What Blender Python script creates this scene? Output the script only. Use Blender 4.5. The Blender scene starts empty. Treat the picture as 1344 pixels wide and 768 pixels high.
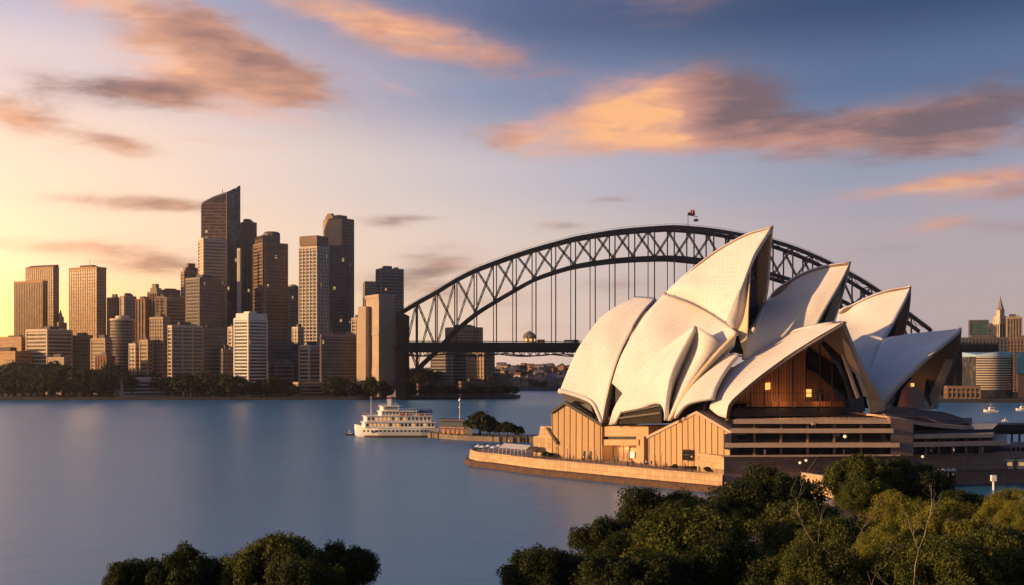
import bpy, bmesh, math, random
import numpy as np
from mathutils import Vector, Matrix
from math import radians, sin, cos, tan, atan, atan2, pi, sqrt

# ------------------------------------------------------------------ camera, sky, sun, exposure
S = bpy.context.scene
COL = S.collection
F, CX, HY, CAMZ = 1441.0, 672.0, 482.0, 30.0       # focal length and horizon of the photograph (1344 px wide)

def P(px, py, Y):
    return Vector(((px - CX) / F * Y, Y, CAMZ - (py - HY) / F * Y))
def PX(px, Y, Z=0.0):
    return Vector(((px - CX) / F * Y, Y, Z))
def zat(py, Y):
    return CAMZ - (py - HY) / F * Y

cam_d = bpy.data.cameras.new('camera')
cam = bpy.data.objects.new('camera', cam_d); COL.objects.link(cam)
cam.location = (0, 0, CAMZ); cam.rotation_euler = (pi / 2, 0, 0)
cam_d.sensor_width = 36.0; cam_d.lens = 36.0 * F / 1344.0
cam_d.shift_y = -(384.0 - HY) / 1344.0 * 1.0
cam_d.clip_start = 1.0; cam_d.clip_end = 60000
S.camera = cam

SUN_EL = radians(10)
SUN_AZ = radians(-104)           # from +Y, negative = to the left
sun_h = Vector((sin(SUN_AZ), cos(SUN_AZ), 0))
sun_dir = Vector((sin(SUN_AZ) * cos(SUN_EL), cos(SUN_AZ) * cos(SUN_EL), sin(SUN_EL)))
sl = bpy.data.lights.new('sun', 'SUN'); sl.energy = 5.0; sl.angle = radians(0.6); sl.color = (1.0, 0.60, 0.29)
so = bpy.data.objects.new('sun', sl); COL.objects.link(so)
so.rotation_euler = (-sun_dir).to_track_quat('-Z', 'Y').to_euler()
so.location = (-300, 0, 400)

S.view_settings.view_transform = 'Standard'; S.view_settings.look = 'None'
S.view_settings.gamma = 1.0; S.view_settings.use_curve_mapping = False
S.view_settings.exposure = 0.4
S.cycles.use_denoising = True
S.cycles.max_bounces = 6; S.cycles.diffuse_bounces = 3; S.cycles.glossy_bounces = 3
S.cycles.transmission_bounces = 3; S.cycles.volume_bounces = 0; S.cycles.transparent_max_bounces = 6
S.cycles.sample_clamp_indirect = 4.0
S.cycles.volume_step_rate = 4.0

def lin(r, g, b):
    f = lambda c: (c / 12.92 if c <= .04045 else ((c + .055) / 1.055) ** 2.4)
    return (f(r / 255.), f(g / 255.), f(b / 255.), 1.0)

class NT:
    """tiny node helper"""
    def __init__(s, tree): s.t = tree; s.n = tree.nodes; s.l = tree.links
    def new(s, typ, **kw):
        n = s.n.new(typ)
        for k, v in kw.items(): setattr(n, k, v)
        return n
    def put(s, sock, v):
        if isinstance(v, bpy.types.NodeSocket): s.l.new(v, sock)
        else: sock.default_value = v
    def math(s, op, a, b=0.0, c=None, clamp=False):
        n = s.new('ShaderNodeMath', operation=op, use_clamp=clamp)
        s.put(n.inputs[0], a); s.put(n.inputs[1], b)
        if c is not None: s.put(n.inputs[2], c)
        return n.outputs[0]
    def mix(s, f, a, b, typ='MIX'):
        n = s.new('ShaderNodeMixRGB', blend_type=typ)
        s.put(n.inputs[0], f); s.put(n.inputs[1], a); s.put(n.inputs[2], b)
        return n.outputs[0]
    def rng(s, v, a, b, c=0.0, d=1.0, smooth=False):
        n = s.new('ShaderNodeMapRange'); n.clamp = True
        if smooth: n.interpolation_type = 'SMOOTHSTEP'
        s.put(n.inputs[0], v)
        for i, x in enumerate((a, b, c, d)): s.put(n.inputs[i + 1], x)
        return n.outputs[0]
    def noise(s, vec, scale, detail=4.0, rough=.55, dim='3D', dist=0.0):
        n = s.new('ShaderNodeTexNoise'); n.noise_dimensions = dim
        if vec is not None: s.l.new(vec, n.inputs['Vector'])
        n.inputs['Scale'].default_value = scale; n.inputs['Detail'].default_value = detail
        n.inputs['Roughness'].default_value = rough; n.inputs['Distortion'].default_value = dist
        return n.outputs['Fac']
    def ramp(s, f, stops, interp='EASE'):
        n = s.new('ShaderNodeValToRGB'); e = n.color_ramp.elements; n.color_ramp.interpolation = interp
        while len(e) > 1: e.remove(e[-1])
        e[0].position = stops[0][0]; e[0].color = stops[0][1]
        for p, c in stops[1:]:
            k = e.new(p); k.color = c
        s.put(n.inputs[0], f)
        return n.outputs[0]
    def vec(s, x, y, z):
        n = s.new('ShaderNodeCombineXYZ')
        for i, v in enumerate((x, y, z)): s.put(n.inputs[i], v)
        return n.outputs[0]

def build_world():
    w = bpy.data.worlds.new('World'); S.world = w; w.use_nodes = True
    w.node_tree.nodes.clear(); t = NT(w.node_tree)
    sky = t.new('ShaderNodeTexSky'); sky.sky_type = 'NISHITA'; sky.sun_disc = False
    sky.sun_elevation = SUN_EL; sky.sun_rotation = SUN_AZ      # same direction as the sun lamp
    sky.altitude = 30; sky.air_density = 1.3; sky.dust_density = 2.5; sky.ozone_density = 1.5
    d = t.new('ShaderNodeTexCoord').outputs['Generated']
    sp = t.new('ShaderNodeSeparateXYZ'); t.l.new(d, sp.inputs[0])
    x, y, z = sp.outputs
    az = t.math('ARCTAN2', x, y)
    hl = t.math('SQRT', t.math('ADD', t.math('MULTIPLY', x, x), t.math('MULTIPLY', y, y)))
    el = t.math('ARCTAN2', z, hl)
    # how far round from the sun, 1 at the left edge of the view, 0 beyond its right edge
    c = t.math('DIVIDE', t.math('ADD', t.math('MULTIPLY', x, sin(radians(-78))), t.math('MULTIPLY', y, cos(radians(-78)))), t.math('MAXIMUM', hl, .001))
    side = t.rng(c, -.22, .66)
    e = t.rng(el, radians(-1), radians(39))
    def ep(py): return (math.degrees(atan((HY - py) / F)) + 1) / 40
    warm = t.ramp(e, [(ep(482), lin(255, 188, 90)), (ep(425), lin(255, 212, 132)), (ep(330), lin(250, 216, 182)), (ep(215), lin(244, 214, 192)),
                      (ep(110), lin(222, 200, 200)), (ep(0), lin(165, 168, 196)), (.75, lin(110, 130, 180)), (1, lin(86, 110, 165))])
    cool = t.ramp(e, [(ep(482), lin(168, 150, 154)), (ep(420), lin(178, 160, 162)), (ep(330), lin(170, 158, 166)), (ep(230), lin(140, 146, 168)),
                      (ep(120), lin(78, 99, 138)), (ep(20), lin(36, 60, 98)), (.75, lin(50, 80, 130)), (1, lin(45, 72, 120))])
    mid = t.ramp(e, [(ep(482), lin(222, 192, 176)), (ep(420), lin(224, 198, 182)), (ep(330), lin(216, 196, 186)), (ep(230), lin(190, 182, 190)),
                     (ep(120), lin(122, 133, 164)), (ep(20), lin(74, 90, 128)), (.75, lin(80, 105, 155)), (1, lin(60, 88, 140))])
    base = t.mix(t.rng(side, .1, .58, smooth=True), cool, mid)
    base = t.mix(t.rng(side, .42, .95, smooth=True), base, warm)
    # clouds: banks laid out by bearing and height, broken up by streaky noise
    nv = t.vec(t.math('MULTIPLY', az, 5.0), t.math('MULTIPLY', el, 17.0), 0.0)
    n1 = t.noise(nv, 2.6, 8, .62, dist=.45)
    n2 = t.noise(t.vec(t.math('MULTIPLY', az, 9.0), t.math('MULTIPLY', el, 22.0), 3.7), 1.3, 3, .5)
    CL = [  # px, py, rx, ry, amount, darkness, tilt
        (225, 45, 130, 34, 1.0, .25, .25), (300, 60, 95, 26, .9, .85, .30), (340, 92, 95, 30, 1.15, .85, .22), (370, 122, 70, 20, .95, .2, .0), (250, 100, 90, 26, .8, .2, .1),
        (145, 118, 92, 20, 1.15, .85, .0), (215, 122, 60, 16, .8, .6, .0), (25, 156, 62, 24, 1.15, .5, .12), (155, 191, 56, 12, .95, .5, .14),
        (440, 18, 110, 26, .7, .3, .25), (520, 42, 120, 26, .75, .3, .28), (620, 62, 80, 24, .6, .35, .3), (700, 86, 60, 24, .35, .7, .2), (190, 8, 120, 20, .5, .3, .1),
        (800, 152, 110, 34, 1.15, .02, -.18), (880, 140, 100, 36, 1.1, .2, -.1), (960, 128, 72, 40, 1.3, .98, .12), (985, 165, 70, 28, 1.0, .9, .0), (890, 186, 170, 16, .95, .15, .0), (660, 184, 46, 19, .85, .55, .0),
        (1085, 172, 110, 26, 1.0, .6, .0), (1180, 160, 90, 26, .9, .7, -.1), (1290, 142, 130, 34, 1.25, .92, -.14), (1250, 190, 140, 18, .95, .6, .0),
        (1195, 246, 90, 11, .95, .25, -.12), (1290, 240, 80, 14, 1.0, .3, -.1), (1320, 256, 60, 9, .8, .5, -.1), (1222, 297, 44, 9, .85, .3, -.16), (1310, 300, 50, 10, .45, .6, .0),
        (805, 262, 32, 4.5, .7, .7, .0), (724, 297, 40, 7, .65, .65, .0), (175, 267, 90, 10, 1.05, .66, .0), (240, 272, 40, 8, .7, .7, .0), (170, 335, 130, 18, .75, .6, .06), (215, 348, 60, 12, .6, .65, .0), (60, 322, 80, 9, .5, .4, .0),
        (500, 292, 34, 7, .8, .75, .0), (540, 286, 40, 4.5, .6, .7, .0), (570, 345, 60, 20, .95, .78, -.1), (540, 375, 70, 18, .6, .7, .0), (640, 395, 80, 20, .45, .6, .0), (800, 375, 70, 16, .4, .7, .0), (520, 115, 34, 6, .5, .25, .25),
        (870, 5, 110, 30, .4, .6, .0), (1160, 326, 90, 5, .35, .6, .0), (740, 430, 140, 10, .35, .35, .0), (330, 152, 120, 14, .4, .1, .1), (300, 185, 90, 6, .35, .15, .0)]
    tot = dk = None
    for px, py, rx, ry, am, dark, tilt in CL:
        a0 = atan((px - CX) / F); e0 = atan((HY - py) / F * cos(a0)); ra = rx / F; re = ry / F
        du = t.math('SUBTRACT', az, a0); dv = t.math('SUBTRACT', el, e0)
        dv = t.math('MULTIPLY_ADD', du, tilt, dv)
        q = t.math('ADD', t.math('POWER', t.math('MULTIPLY', du, 1 / ra), 2.0), t.math('POWER', t.math('MULTIPLY', dv, 1 / re), 2.0))
        m = t.math('MULTIPLY', t.math('POWER', 2.718, t.math('MULTIPLY', q, -1.1)), am)
        tot = m if tot is None else t.math('ADD', tot, m)
        md = t.math('MULTIPLY', m, dark)
        dk = md if dk is None else t.math('ADD', dk, md)
    dkn = t.math('DIVIDE', dk, t.math('MAXIMUM', tot, .01))
    dkn = t.math('ADD', t.math('MULTIPLY_ADD', dkn, 1.7, -.36), t.math('MULTIPLY', t.math('SUBTRACT', n2, .5), .9), clamp=True)
    dens = t.math('ADD', t.math('MULTIPLY', tot, .72), t.math('MULTIPLY', t.math('SUBTRACT', n1, .5), t.math('MULTIPLY', t.math('MINIMUM', tot, .5), 3.6)))
    n3 = t.noise(t.vec(t.math('MULTIPLY', az, 16.0), t.math('MULTIPLY', el, 75.0), 1.3), 1.0, 5, .6, dist=.4)
    dens = t.math('ADD', dens, t.math('MULTIPLY', t.math('SUBTRACT', n3, .5), t.math('MINIMUM', tot, .7)))
    dens = t.rng(dens, -.04, 1.14, smooth=True)
    dkn = t.math('ADD', dkn, t.math('MULTIPLY', t.math('SUBTRACT', n3, .5), 1.1), clamp=True)
    lit = t.mix(side, lin(214, 148, 128), lin(250, 180, 136))
    shade = t.mix(side, lin(108, 84, 92), lin(124, 86, 80))
    ccol = t.mix(dkn, lit, shade)
    hot = t.math('MULTIPLY', t.rng(dkn, .3, .02), t.rng(tot, .7, 1.5))
    ccol = t.mix(t.math('MULTIPLY', hot, .75), ccol, lin(252, 184, 116))
    skyc = t.mix(t.math('MULTIPLY', dens, .94), base, ccol)
    k = t.mix(1.0, skyc, (9.6, 9.5, 9.4, 1), 'MULTIPLY')
    ga = t.math('DIVIDE', t.math('SUBTRACT', az, radians(-40)), radians(13)); ge = t.math('DIVIDE', t.math('SUBTRACT', el, radians(1.0)), radians(6.5))
    gl = t.math('POWER', 2.718, t.math('MULTIPLY', t.math('ADD', t.math('MULTIPLY', ga, ga), t.math('MULTIPLY', ge, ge)), -1.0))
    glc = t.mix(1.0, (38, 15.5, 5, 1), t.vec(gl, gl, gl), 'MULTIPLY')
    k = t.mix(1.0, k, glc, 'ADD')
    bk = t.rng(y, -.75, .2, .62, 1.0, smooth=True)
    k = t.mix(1.0, k, t.vec(bk, bk, bk), 'MULTIPLY')
    fin = t.mix(.9, sky.outputs[0], k)
    bg = t.new('ShaderNodeBackground'); t.l.new(fin, bg.inputs[0]); bg.inputs[1].default_value = 0.1
    out = t.new('ShaderNodeOutputWorld'); t.l.new(bg.outputs[0], out.inputs[0])
    w.cycles.sampling_method = 'MANUAL'; w.cycles.sample_map_resolution = 1024
build_world()

# ------------------------------------------------------------------ materials
MATS = {}
def mat(name, col, rough=.7, var=.12, vscale=.3, metal=0.0, spec=.4, bump=0.0, bscale=2.0, emit=None, estr=0.0, stretch=(1, 1, 1)):
    if name in MATS: return MATS[name]
    m = bpy.data.materials.new(name); m.use_nodes = True; MATS[name] = m
    t = NT(m.node_tree); b = t.n['Principled BSDF']
    tc = t.new('ShaderNodeTexCoord').outputs['Object']
    mp = t.new('ShaderNodeMapping'); mp.inputs['Scale'].default_value = stretch; t.l.new(tc, mp.inputs[0]); v = mp.outputs[0]
    c = (col[0], col[1], col[2], 1)
    if var > 0:
        n = t.noise(v, vscale, 5, .6)
        dk = tuple(x * (1 - var) for x in col[:3]) + (1,); lt = tuple(min(1, x * (1 + var)) for x in col[:3]) + (1,)
        t.l.new(t.mix(t.rng(n, .3, .7), dk, lt), b.inputs['Base Color'])
    else: b.inputs['Base Color'].default_value = c
    b.inputs['Roughness'].default_value = rough; b.inputs['Metallic'].default_value = metal
    b.inputs['Specular IOR Level'].default_value = spec
    if bump > 0:
        bp = t.new('ShaderNodeBump'); bp.inputs['Strength'].default_value = bump; bp.inputs['Distance'].default_value = .1
        t.l.new(t.noise(v, bscale, 6, .6), bp.inputs['Height']); t.l.new(bp.outputs[0], b.inputs['Normal'])
    if emit is not None:
        b.inputs['Emission Color'].default_value = (*emit, 1); b.inputs['Emission Strength'].default_value = estr
    return m

def panel_mat(name, col, joint, ax, sp, jw, rough=.75, var=.08, zsp=None):
    """cladding with narrow vertical joints every sp metres along the horizontal direction ax (and rows every zsp)"""
    if name in MATS: return MATS[name]
    m = bpy.data.materials.new(name); m.use_nodes = True; MATS[name] = m
    t = NT(m.node_tree); b = t.n['Principled BSDF']
    tc = t.new('ShaderNodeTexCoord').outputs['Object']
    s = t.new('ShaderNodeSeparateXYZ'); t.l.new(tc, s.inputs[0])
    u = t.math('ADD', t.math('MULTIPLY', s.outputs[0], ax[0] / sp), t.math('MULTIPLY', s.outputs[1], ax[1] / sp))
    u = t.math('ADD', u, 500.0)
    fr = t.math('FRACT', u)
    j = t.math('LESS_THAN', fr, jw / sp)
    cell = t.math('FLOOR', u)
    if zsp:
        vz = t.math('ADD', t.math('MULTIPLY', s.outputs[2], 1 / zsp), 100.0)
        j = t.math('MAXIMUM', j, t.math('LESS_THAN', t.math('FRACT', vz), jw / zsp))
        cell = t.math('ADD', cell, t.math('MULTIPLY', t.math('FLOOR', vz), 37.0))
    wn = t.new('ShaderNodeTexWhiteNoise', noise_dimensions='1D'); t.l.new(cell, wn.inputs['W'])
    n = t.noise(tc, .25, 6, .65)
    k = t.math('ADD', t.math('MULTIPLY', wn.outputs[0], .6), t.math('MULTIPLY', n, .8))
    c = t.mix(t.rng(k, .2, 1.2), tuple(x * (1 - var * 2) for x in col) + (1,), tuple(x * (1 + var) for x in col) + (1,))
    c = t.mix(j, c, (*joint, 1))
    t.l.new(c, b.inputs['Base Color']); b.inputs['Roughness'].default_value = rough; b.inputs['Specular IOR Level'].default_value = .25
    return m

def tile_mat(name, col):
    """glazed roof tiles: fine joints, slow weather stains"""
    m = bpy.data.materials.new(name); m.use_nodes = True; MATS[name] = m
    t = NT(m.node_tree); b = t.n['Principled BSDF']
    tc = t.new('ShaderNodeTexCoord'); uv = tc.outputs['UV']
    s = t.new('ShaderNodeSeparateXYZ'); t.l.new(uv, s.inputs[0])
    jl = None
    for k, (sp, w, amt) in enumerate(((1.05, .14, 1.0), (1.5, .16, .8))):
        fr = t.math('FRACT', t.math('ADD', t.math('MULTIPLY', s.outputs[k], 1 / sp), 100.0))
        j = t.math('MULTIPLY', t.math('LESS_THAN', fr, w), amt)
        jl = j if jl is None else t.math('MAXIMUM', jl, j)
    n = t.noise(tc.outputs['Object'], .09, 6, .6); n2 = t.noise(tc.outputs['Object'], .7, 4, .6)
    c = t.mix(t.rng(n, .3, .7), tuple(x * .88 for x in col) + (1,), tuple(min(.86, x * 1.04) for x in col) + (1,))
    c = t.mix(t.math('MULTIPLY', t.rng(n2, .45, .75), .12), c, (.45, .38, .30, 1))
    pc = t.new('ShaderNodeTexWhiteNoise', noise_dimensions='2D')
    t.l.new(t.vec(t.math('FLOOR', t.math('MULTIPLY', s.outputs[0], .42)), t.math('FLOOR', t.math('MULTIPLY', t.math('ADD', s.outputs[1], t.math('ABSOLUTE', t.math('SUBTRACT', t.math('FRACT', t.math('MULTIPLY', s.outputs[0], .42)), .5))), .3)), 0.0), pc.inputs['Vector'])
    c = t.mix(t.rng(pc.outputs['Value'], 0.0, 1.0, 0.0, .16), c, (.50, .42, .34, 1))
    st = t.new('ShaderNodeMapping'); st.inputs['Scale'].default_value = (1.2, .07, 1); t.l.new(uv, st.inputs[0])
    c = t.mix(t.rng(t.noise(st.outputs[0], 1.0, 4, .6), .52, .8, 0.0, .22), c, (.40, .33, .26, 1))
    c = t.mix(t.math('MULTIPLY', jl, .21), c, (.34, .30, .27, 1))
    t.l.new(c, b.inputs['Base Color']); b.inputs['Roughness'].default_value = .55; b.inputs['Specular IOR Level'].default_value = .22
    return m

def glazing_mat(name, col, tint, sx=3.0, sz=3.6, litp=.003, rough=.18):
    """curtain wall: every pane a slightly different shade, a few with the lights on"""
    if name in MATS: return MATS[name]
    m = bpy.data.materials.new(name); m.use_nodes = True; MATS[name] = m
    t = NT(m.node_tree); b = t.n['Principled BSDF']
    tc = t.new('ShaderNodeTexCoord').outputs['Object']
    s = t.new('ShaderNodeSeparateXYZ'); t.l.new(tc, s.inputs[0])
    u = t.math('FLOOR', t.math('MULTIPLY', t.math('ADD', s.outputs[0], t.math('MULTIPLY', s.outputs[1], .83)), 1 / sx))
    v = t.math('FLOOR', t.math('MULTIPLY', s.outputs[2], 1 / sz))
    wn = t.new('ShaderNodeTexWhiteNoise', noise_dimensions='2D'); t.l.new(t.vec(u, v, 0.0), wn.inputs['Vector'])
    f = wn.outputs['Value']
    c = t.mix(t.math('POWER', f, 3.0), (*col, 1), (*tint, 1))
    t.l.new(c, b.inputs['Base Color'])
    b.inputs['Roughness'].default_value = rough; b.inputs['Specular IOR Level'].default_value = .6
    if litp > 0:
        on = t.math('LESS_THAN', t.math('FRACT', t.math('MULTIPLY', f, 7.31)), litp)
        b.inputs['Emission Color'].default_value = (1, .62, .28, 1)
        t.l.new(t.math('MULTIPLY', on, .4), b.inputs['Emission Strength'])
    return m

def leaf_mat(name, c1, c2, c3, transl=.25):
    if name in MATS: return MATS[name]
    m = bpy.data.materials.new(name); m.use_nodes = True; MATS[name] = m
    t = NT(m.node_tree); b = t.n['Principled BSDF']
    g = t.new('ShaderNodeNewGeometry'); tc = t.new('ShaderNodeTexCoord').outputs['Object']
    n = t.noise(tc, 3.4, 3, .6)
    c = t.mix(t.rng(n, .35, .65), (*c1, 1), (*c2, 1))
    c = t.mix(t.math('POWER', g.outputs['Random Per Island'], 2.5), c, (*c3, 1))
    t.l.new(c, b.inputs['Base Color']); b.inputs['Roughness'].default_value = .65; b.inputs['Specular IOR Level'].default_value = .15
    tr = t.new('ShaderNodeBsdfTranslucent'); t.l.new(t.mix(1.0, c, (1.3, 1.2, .5, 1), 'MULTIPLY'), tr.inputs[0])
    mx = t.new('ShaderNodeMixShader'); mx.inputs[0].default_value = transl
    t.l.new(b.outputs[0], mx.inputs[1]); t.l.new(tr.outputs[0], mx.inputs[2])
    t.l.new(mx.outputs[0], t.n['Material Output'].inputs[0])
    return m

def water_mat():
    m = bpy.data.materials.new('water'); m.use_nodes = True
    t = NT(m.node_tree); b = t.n['Principled BSDF']
    tc = t.new('ShaderNodeTexCoord').outputs['Object']
    big = t.noise(tc, .006, 4, .6)
    c = t.mix(t.rng(big, .35, .65), (.030, .165, .285, 1), (.042, .195, .33, 1))
    t.l.new(c, b.inputs['Base Color'])
    b.inputs['Roughness'].default_value = .33; b.inputs['IOR'].default_value = 1.33; b.inputs['Specular IOR Level'].default_value = .5
    mp = t.new('ShaderNodeMapping'); mp.inputs['Scale'].default_value = (.35, 1.0, 1.0); t.l.new(tc, mp.inputs[0])
    h = t.math('ADD', t.math('MULTIPLY', t.noise(mp.outputs[0], .35, 4, .6), 1.0), t.math('MULTIPLY', t.noise(mp.outputs[0], .05, 3, .5), 2.5))
    bp = t.new('ShaderNodeBump'); bp.inputs['Strength'].default_value = .13; bp.inputs['Distance'].default_value = 1.0
    t.l.new(h, bp.inputs['Height']); t.l.new(bp.outputs[0], b.inputs['Normal'])
    return m

AX = (.64, -.77)      # long axis of the promontory and of the nearer hall, in plan
M_tile = tile_mat('glazed_tile', (.76, .72, .67))
M_rib = mat('concrete_rib', (.62, .50, .37), .7, .12, .5, bump=.1)
M_lining = mat('shell_lining', (.26, .18, .125), .8, .12, .4)
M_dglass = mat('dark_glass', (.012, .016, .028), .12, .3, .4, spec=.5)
M_bglass = mat('bronze_glass', (.020, .014, .010), .2, .35, .5, spec=.18)
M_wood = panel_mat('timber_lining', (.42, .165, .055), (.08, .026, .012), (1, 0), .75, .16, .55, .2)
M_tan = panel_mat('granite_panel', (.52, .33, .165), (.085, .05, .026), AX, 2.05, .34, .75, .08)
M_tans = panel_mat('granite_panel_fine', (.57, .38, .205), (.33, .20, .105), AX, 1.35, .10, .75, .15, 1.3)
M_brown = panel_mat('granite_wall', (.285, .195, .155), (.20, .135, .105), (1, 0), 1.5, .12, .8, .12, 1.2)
M_band = mat('granite_band', (.50, .36, .255), .7, .1, .4)
M_dark = mat('dark_recess', (.030, .024, .022), .6, .2, .3)
M_pave = mat('granite_paving', (.33, .235, .17), .8, .15, .35)
M_steel = mat('bridge_steel', (.006, .007, .010), .6, .25, .15, spec=.2)
M_stone = mat('pylon_granite', (.42, .31, .215), .85, .12, .08, bump=.15)
M_bark = mat('bark', (.055, .040, .028), .9, .3, 3)
M_pale = mat('pale_bark', (.38, .31, .24), .8, .25, 4)
M_white = mat('white_paint', (.78, .74, .68), .45, .06, .6)
M_black = mat('black_rubber', (.02, .02, .02), .6, .1, 1)
M_lamp0 = mat('lamp_glow', (.9, .7, .4), .5, 0, emit=(1, .55, .18), estr=5.0)
M_lampw = mat('lamp_white', (.9, .85, .75), .5, 0, emit=(1, .66, .34), estr=.55)
M_win = mat('lit_window', (.8, .5, .2), .4, 0, emit=(1, .50, .12), estr=.9)

# ------------------------------------------------------------------ mesh helpers
class MB:
    def __init__(s): s.v = []; s.f = []; s.uv = None; s.mi = None
    def add(s, vs, fs):
        o = len(s.v); s.v += [Vector(v) for v in vs]; s.f += [tuple(i + o for i in f) for f in fs]; return s
    def box(s, c, d, rz=0.0):
        hx, hy, hz = d[0] / 2, d[1] / 2, d[2] / 2; ca, sa = cos(rz), sin(rz); vs = []
        for z in (-hz, hz):
            for x, y in ((-hx, -hy), (hx, -hy), (hx, hy), (-hx, hy)):
                vs.append((c[0] + x * ca - y * sa, c[1] + x * sa + y * ca, c[2] + z))
        return s.add(vs, [(3, 2, 1, 0), (4, 5, 6, 7), (0, 1, 5, 4), (1, 2, 6, 5), (2, 3, 7, 6), (3, 0, 4, 7)])
    def prism(s, poly, z0, z1, top=None):
        """plan polygon (counter-clockwise) from z0 to z1; top may be another polygon"""
        a = sum(poly[i][0] * poly[(i + 1) % len(poly)][1] - poly[(i + 1) % len(poly)][0] * poly[i][1] for i in range(len(poly)))
        if a < 0: poly = poly[::-1]; top = top[::-1] if top else None
        n = len(poly); tp = top or poly
        f0 = z0 if callable(z0) else (lambda i: z0); f1 = z1 if callable(z1) else (lambda i: z1)
        vs = [(p[0], p[1], f0(i)) for i, p in enumerate(poly)] + [(p[0], p[1], f1(i)) for i, p in enumerate(tp)]
        return s.add(vs, [tuple(range(n))[::-1], tuple(range(n, 2 * n))] + [(i, (i + 1) % n, n + (i + 1) % n, n + i) for i in range(n)])
    def slab(s, pts, ext):
        """any planar polygon of 3-D points pushed along ext"""
        n = len(pts); pts = [Vector(p) for p in pts]; ext = Vector(ext)
        nrm = Vector((0, 0, 0))
        for i in range(n): nrm += (pts[i] - pts[0]).cross(pts[(i + 1) % n] - pts[0])
        if nrm.dot(ext) > 0: pts = pts[::-1]
        vs = pts + [p + ext for p in pts]
        return s.add(vs, [tuple(range(n)), tuple(range(n, 2 * n))[::-1]] + [((i + 1) % n, i, n + i, n + (i + 1) % n) for i in range(n)])
    def tube(s, pts, r0, r1=None, n=8, cap=True):
        pts = [Vector(p) for p in pts]; r1 = r0 if r1 is None else r1; m = len(pts); vs = []; fs = []
        for i, p in enumerate(pts):
            d = (pts[min(i + 1, m - 1)] - pts[max(i - 1, 0)]).normalized()
            a = d.cross(Vector((0, 0, 1)) if abs(d.z) < .95 else Vector((1, 0, 0))).normalized(); b = d.cross(a)
            r = r0 + (r1 - r0) * i / max(1, m - 1)
            for k in range(n):
                q = 2 * pi * (k + .5) / n; vs.append(p + a * (cos(q) * r) + b * (sin(q) * r))
        for i in range(m - 1):
            for k in range(n): fs.append((i * n + k, i * n + (k + 1) % n, (i + 1) * n + (k + 1) % n, (i + 1) * n + k))
        if cap: fs += [tuple(range(n))[::-1], tuple(range((m - 1) * n, m * n))]
        return s.add(vs, fs)
    def beam(s, a, b, w, h):
        """rectangular bar, w across and h high"""
        a, b = Vector(a), Vector(b); d = (b - a).normalized()
        x = d.cross(Vector((0, 0, 1)) if abs(d.z) < .95 else Vector((0, 1, 0))).normalized(); y = x.cross(d).normalized()
        vs = []
        for p in (a, b):
            for i, j in ((-1, -1), (1, -1), (1, 1), (-1, 1)): vs.append(p + x * (i * w / 2) + y * (j * h / 2))
        return s.add(vs, [(0, 1, 2, 3), (7, 6, 5, 4), (4, 5, 1, 0), (5, 6, 2, 1), (6, 7, 3, 2), (7, 4, 0, 3)])
    def lathe(s, c, prof, n=16):
        vs = []; fs = []; m = len(prof)
        for r, z in prof:
            for k in range(n): vs.append((c[0] + r * cos(2 * pi * k / n), c[1] + r * sin(2 * pi * k / n), c[2] + z))
        for i in range(m - 1):
            for k in range(n): fs.append((i * n + k, i * n + (k + 1) % n, (i + 1) * n + (k + 1) % n, (i + 1) * n + k))
        fs += [tuple(range(n))[::-1], tuple(range((m - 1) * n, m * n))]
        return s.add(vs, fs)
    def grid(s, g, uv=None):
        r, c = len(g), len(g[0]); o = len(s.v)
        for row in g: s.v += [Vector(p) for p in row]
        for i in range(r - 1):
            for j in range(c - 1): s.f.append((o + i * c + j, o + i * c + j + 1, o + (i + 1) * c + j + 1, o + (i + 1) * c + j))
        if uv is not None:
            s.uv = (s.uv or []) + [q for row in uv for q in row]
        return s

WL = {}     # world place of every root or part, so that children can be built in world metres
def thing(name, label, cat, loc=(0, 0, 0), group=None, rz=0.0):
    o = bpy.data.objects.new(name, None); COL.objects.link(o); o.location = loc; o.rotation_euler.z = rz
    o['label'] = label; o['category'] = cat
    if group: o['group'] = group
    o.empty_display_size = .5
    WL[o.name] = Vector(loc); return o
def mesh_of(name, mb, off=Vector((0, 0, 0)), smooth=False):
    me = bpy.data.meshes.new(name)
    me.from_pydata([tuple(v - off) for v in mb.v], [], mb.f)
    if mb.uv:
        ul = me.uv_layers.new(name='uv')
        li = np.empty(len(me.loops), dtype=np.int32); me.loops.foreach_get('vertex_index', li)
        ul.data.foreach_set('uv', np.array(mb.uv, dtype=np.float32)[li].ravel())
    if smooth: me.polygons.foreach_set('use_smooth', [True] * len(me.polygons))
    me.update(); return me
def part(name, mb, m, parent, smooth=False, local=False, bevel=0.0, label=None, solid=0.0):
    off = Vector((0, 0, 0)) if local else WL[parent.name]
    me = mesh_of(name, mb, off, smooth); me.materials.append(m)
    o = bpy.data.objects.new(name, me); COL.objects.link(o); o.parent = parent
    WL[o.name] = off
    if label: o['label'] = label
    if solid:
        md = o.modifiers.new('thickness', 'SOLIDIFY'); md.thickness = solid; md.offset = -1.0; md.use_even_offset = False
    if bevel:
        md = o.modifiers.new('bevel', 'BEVEL'); md.width = bevel; md.segments = 2; md.limit_method = 'ANGLE'
    return o
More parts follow.
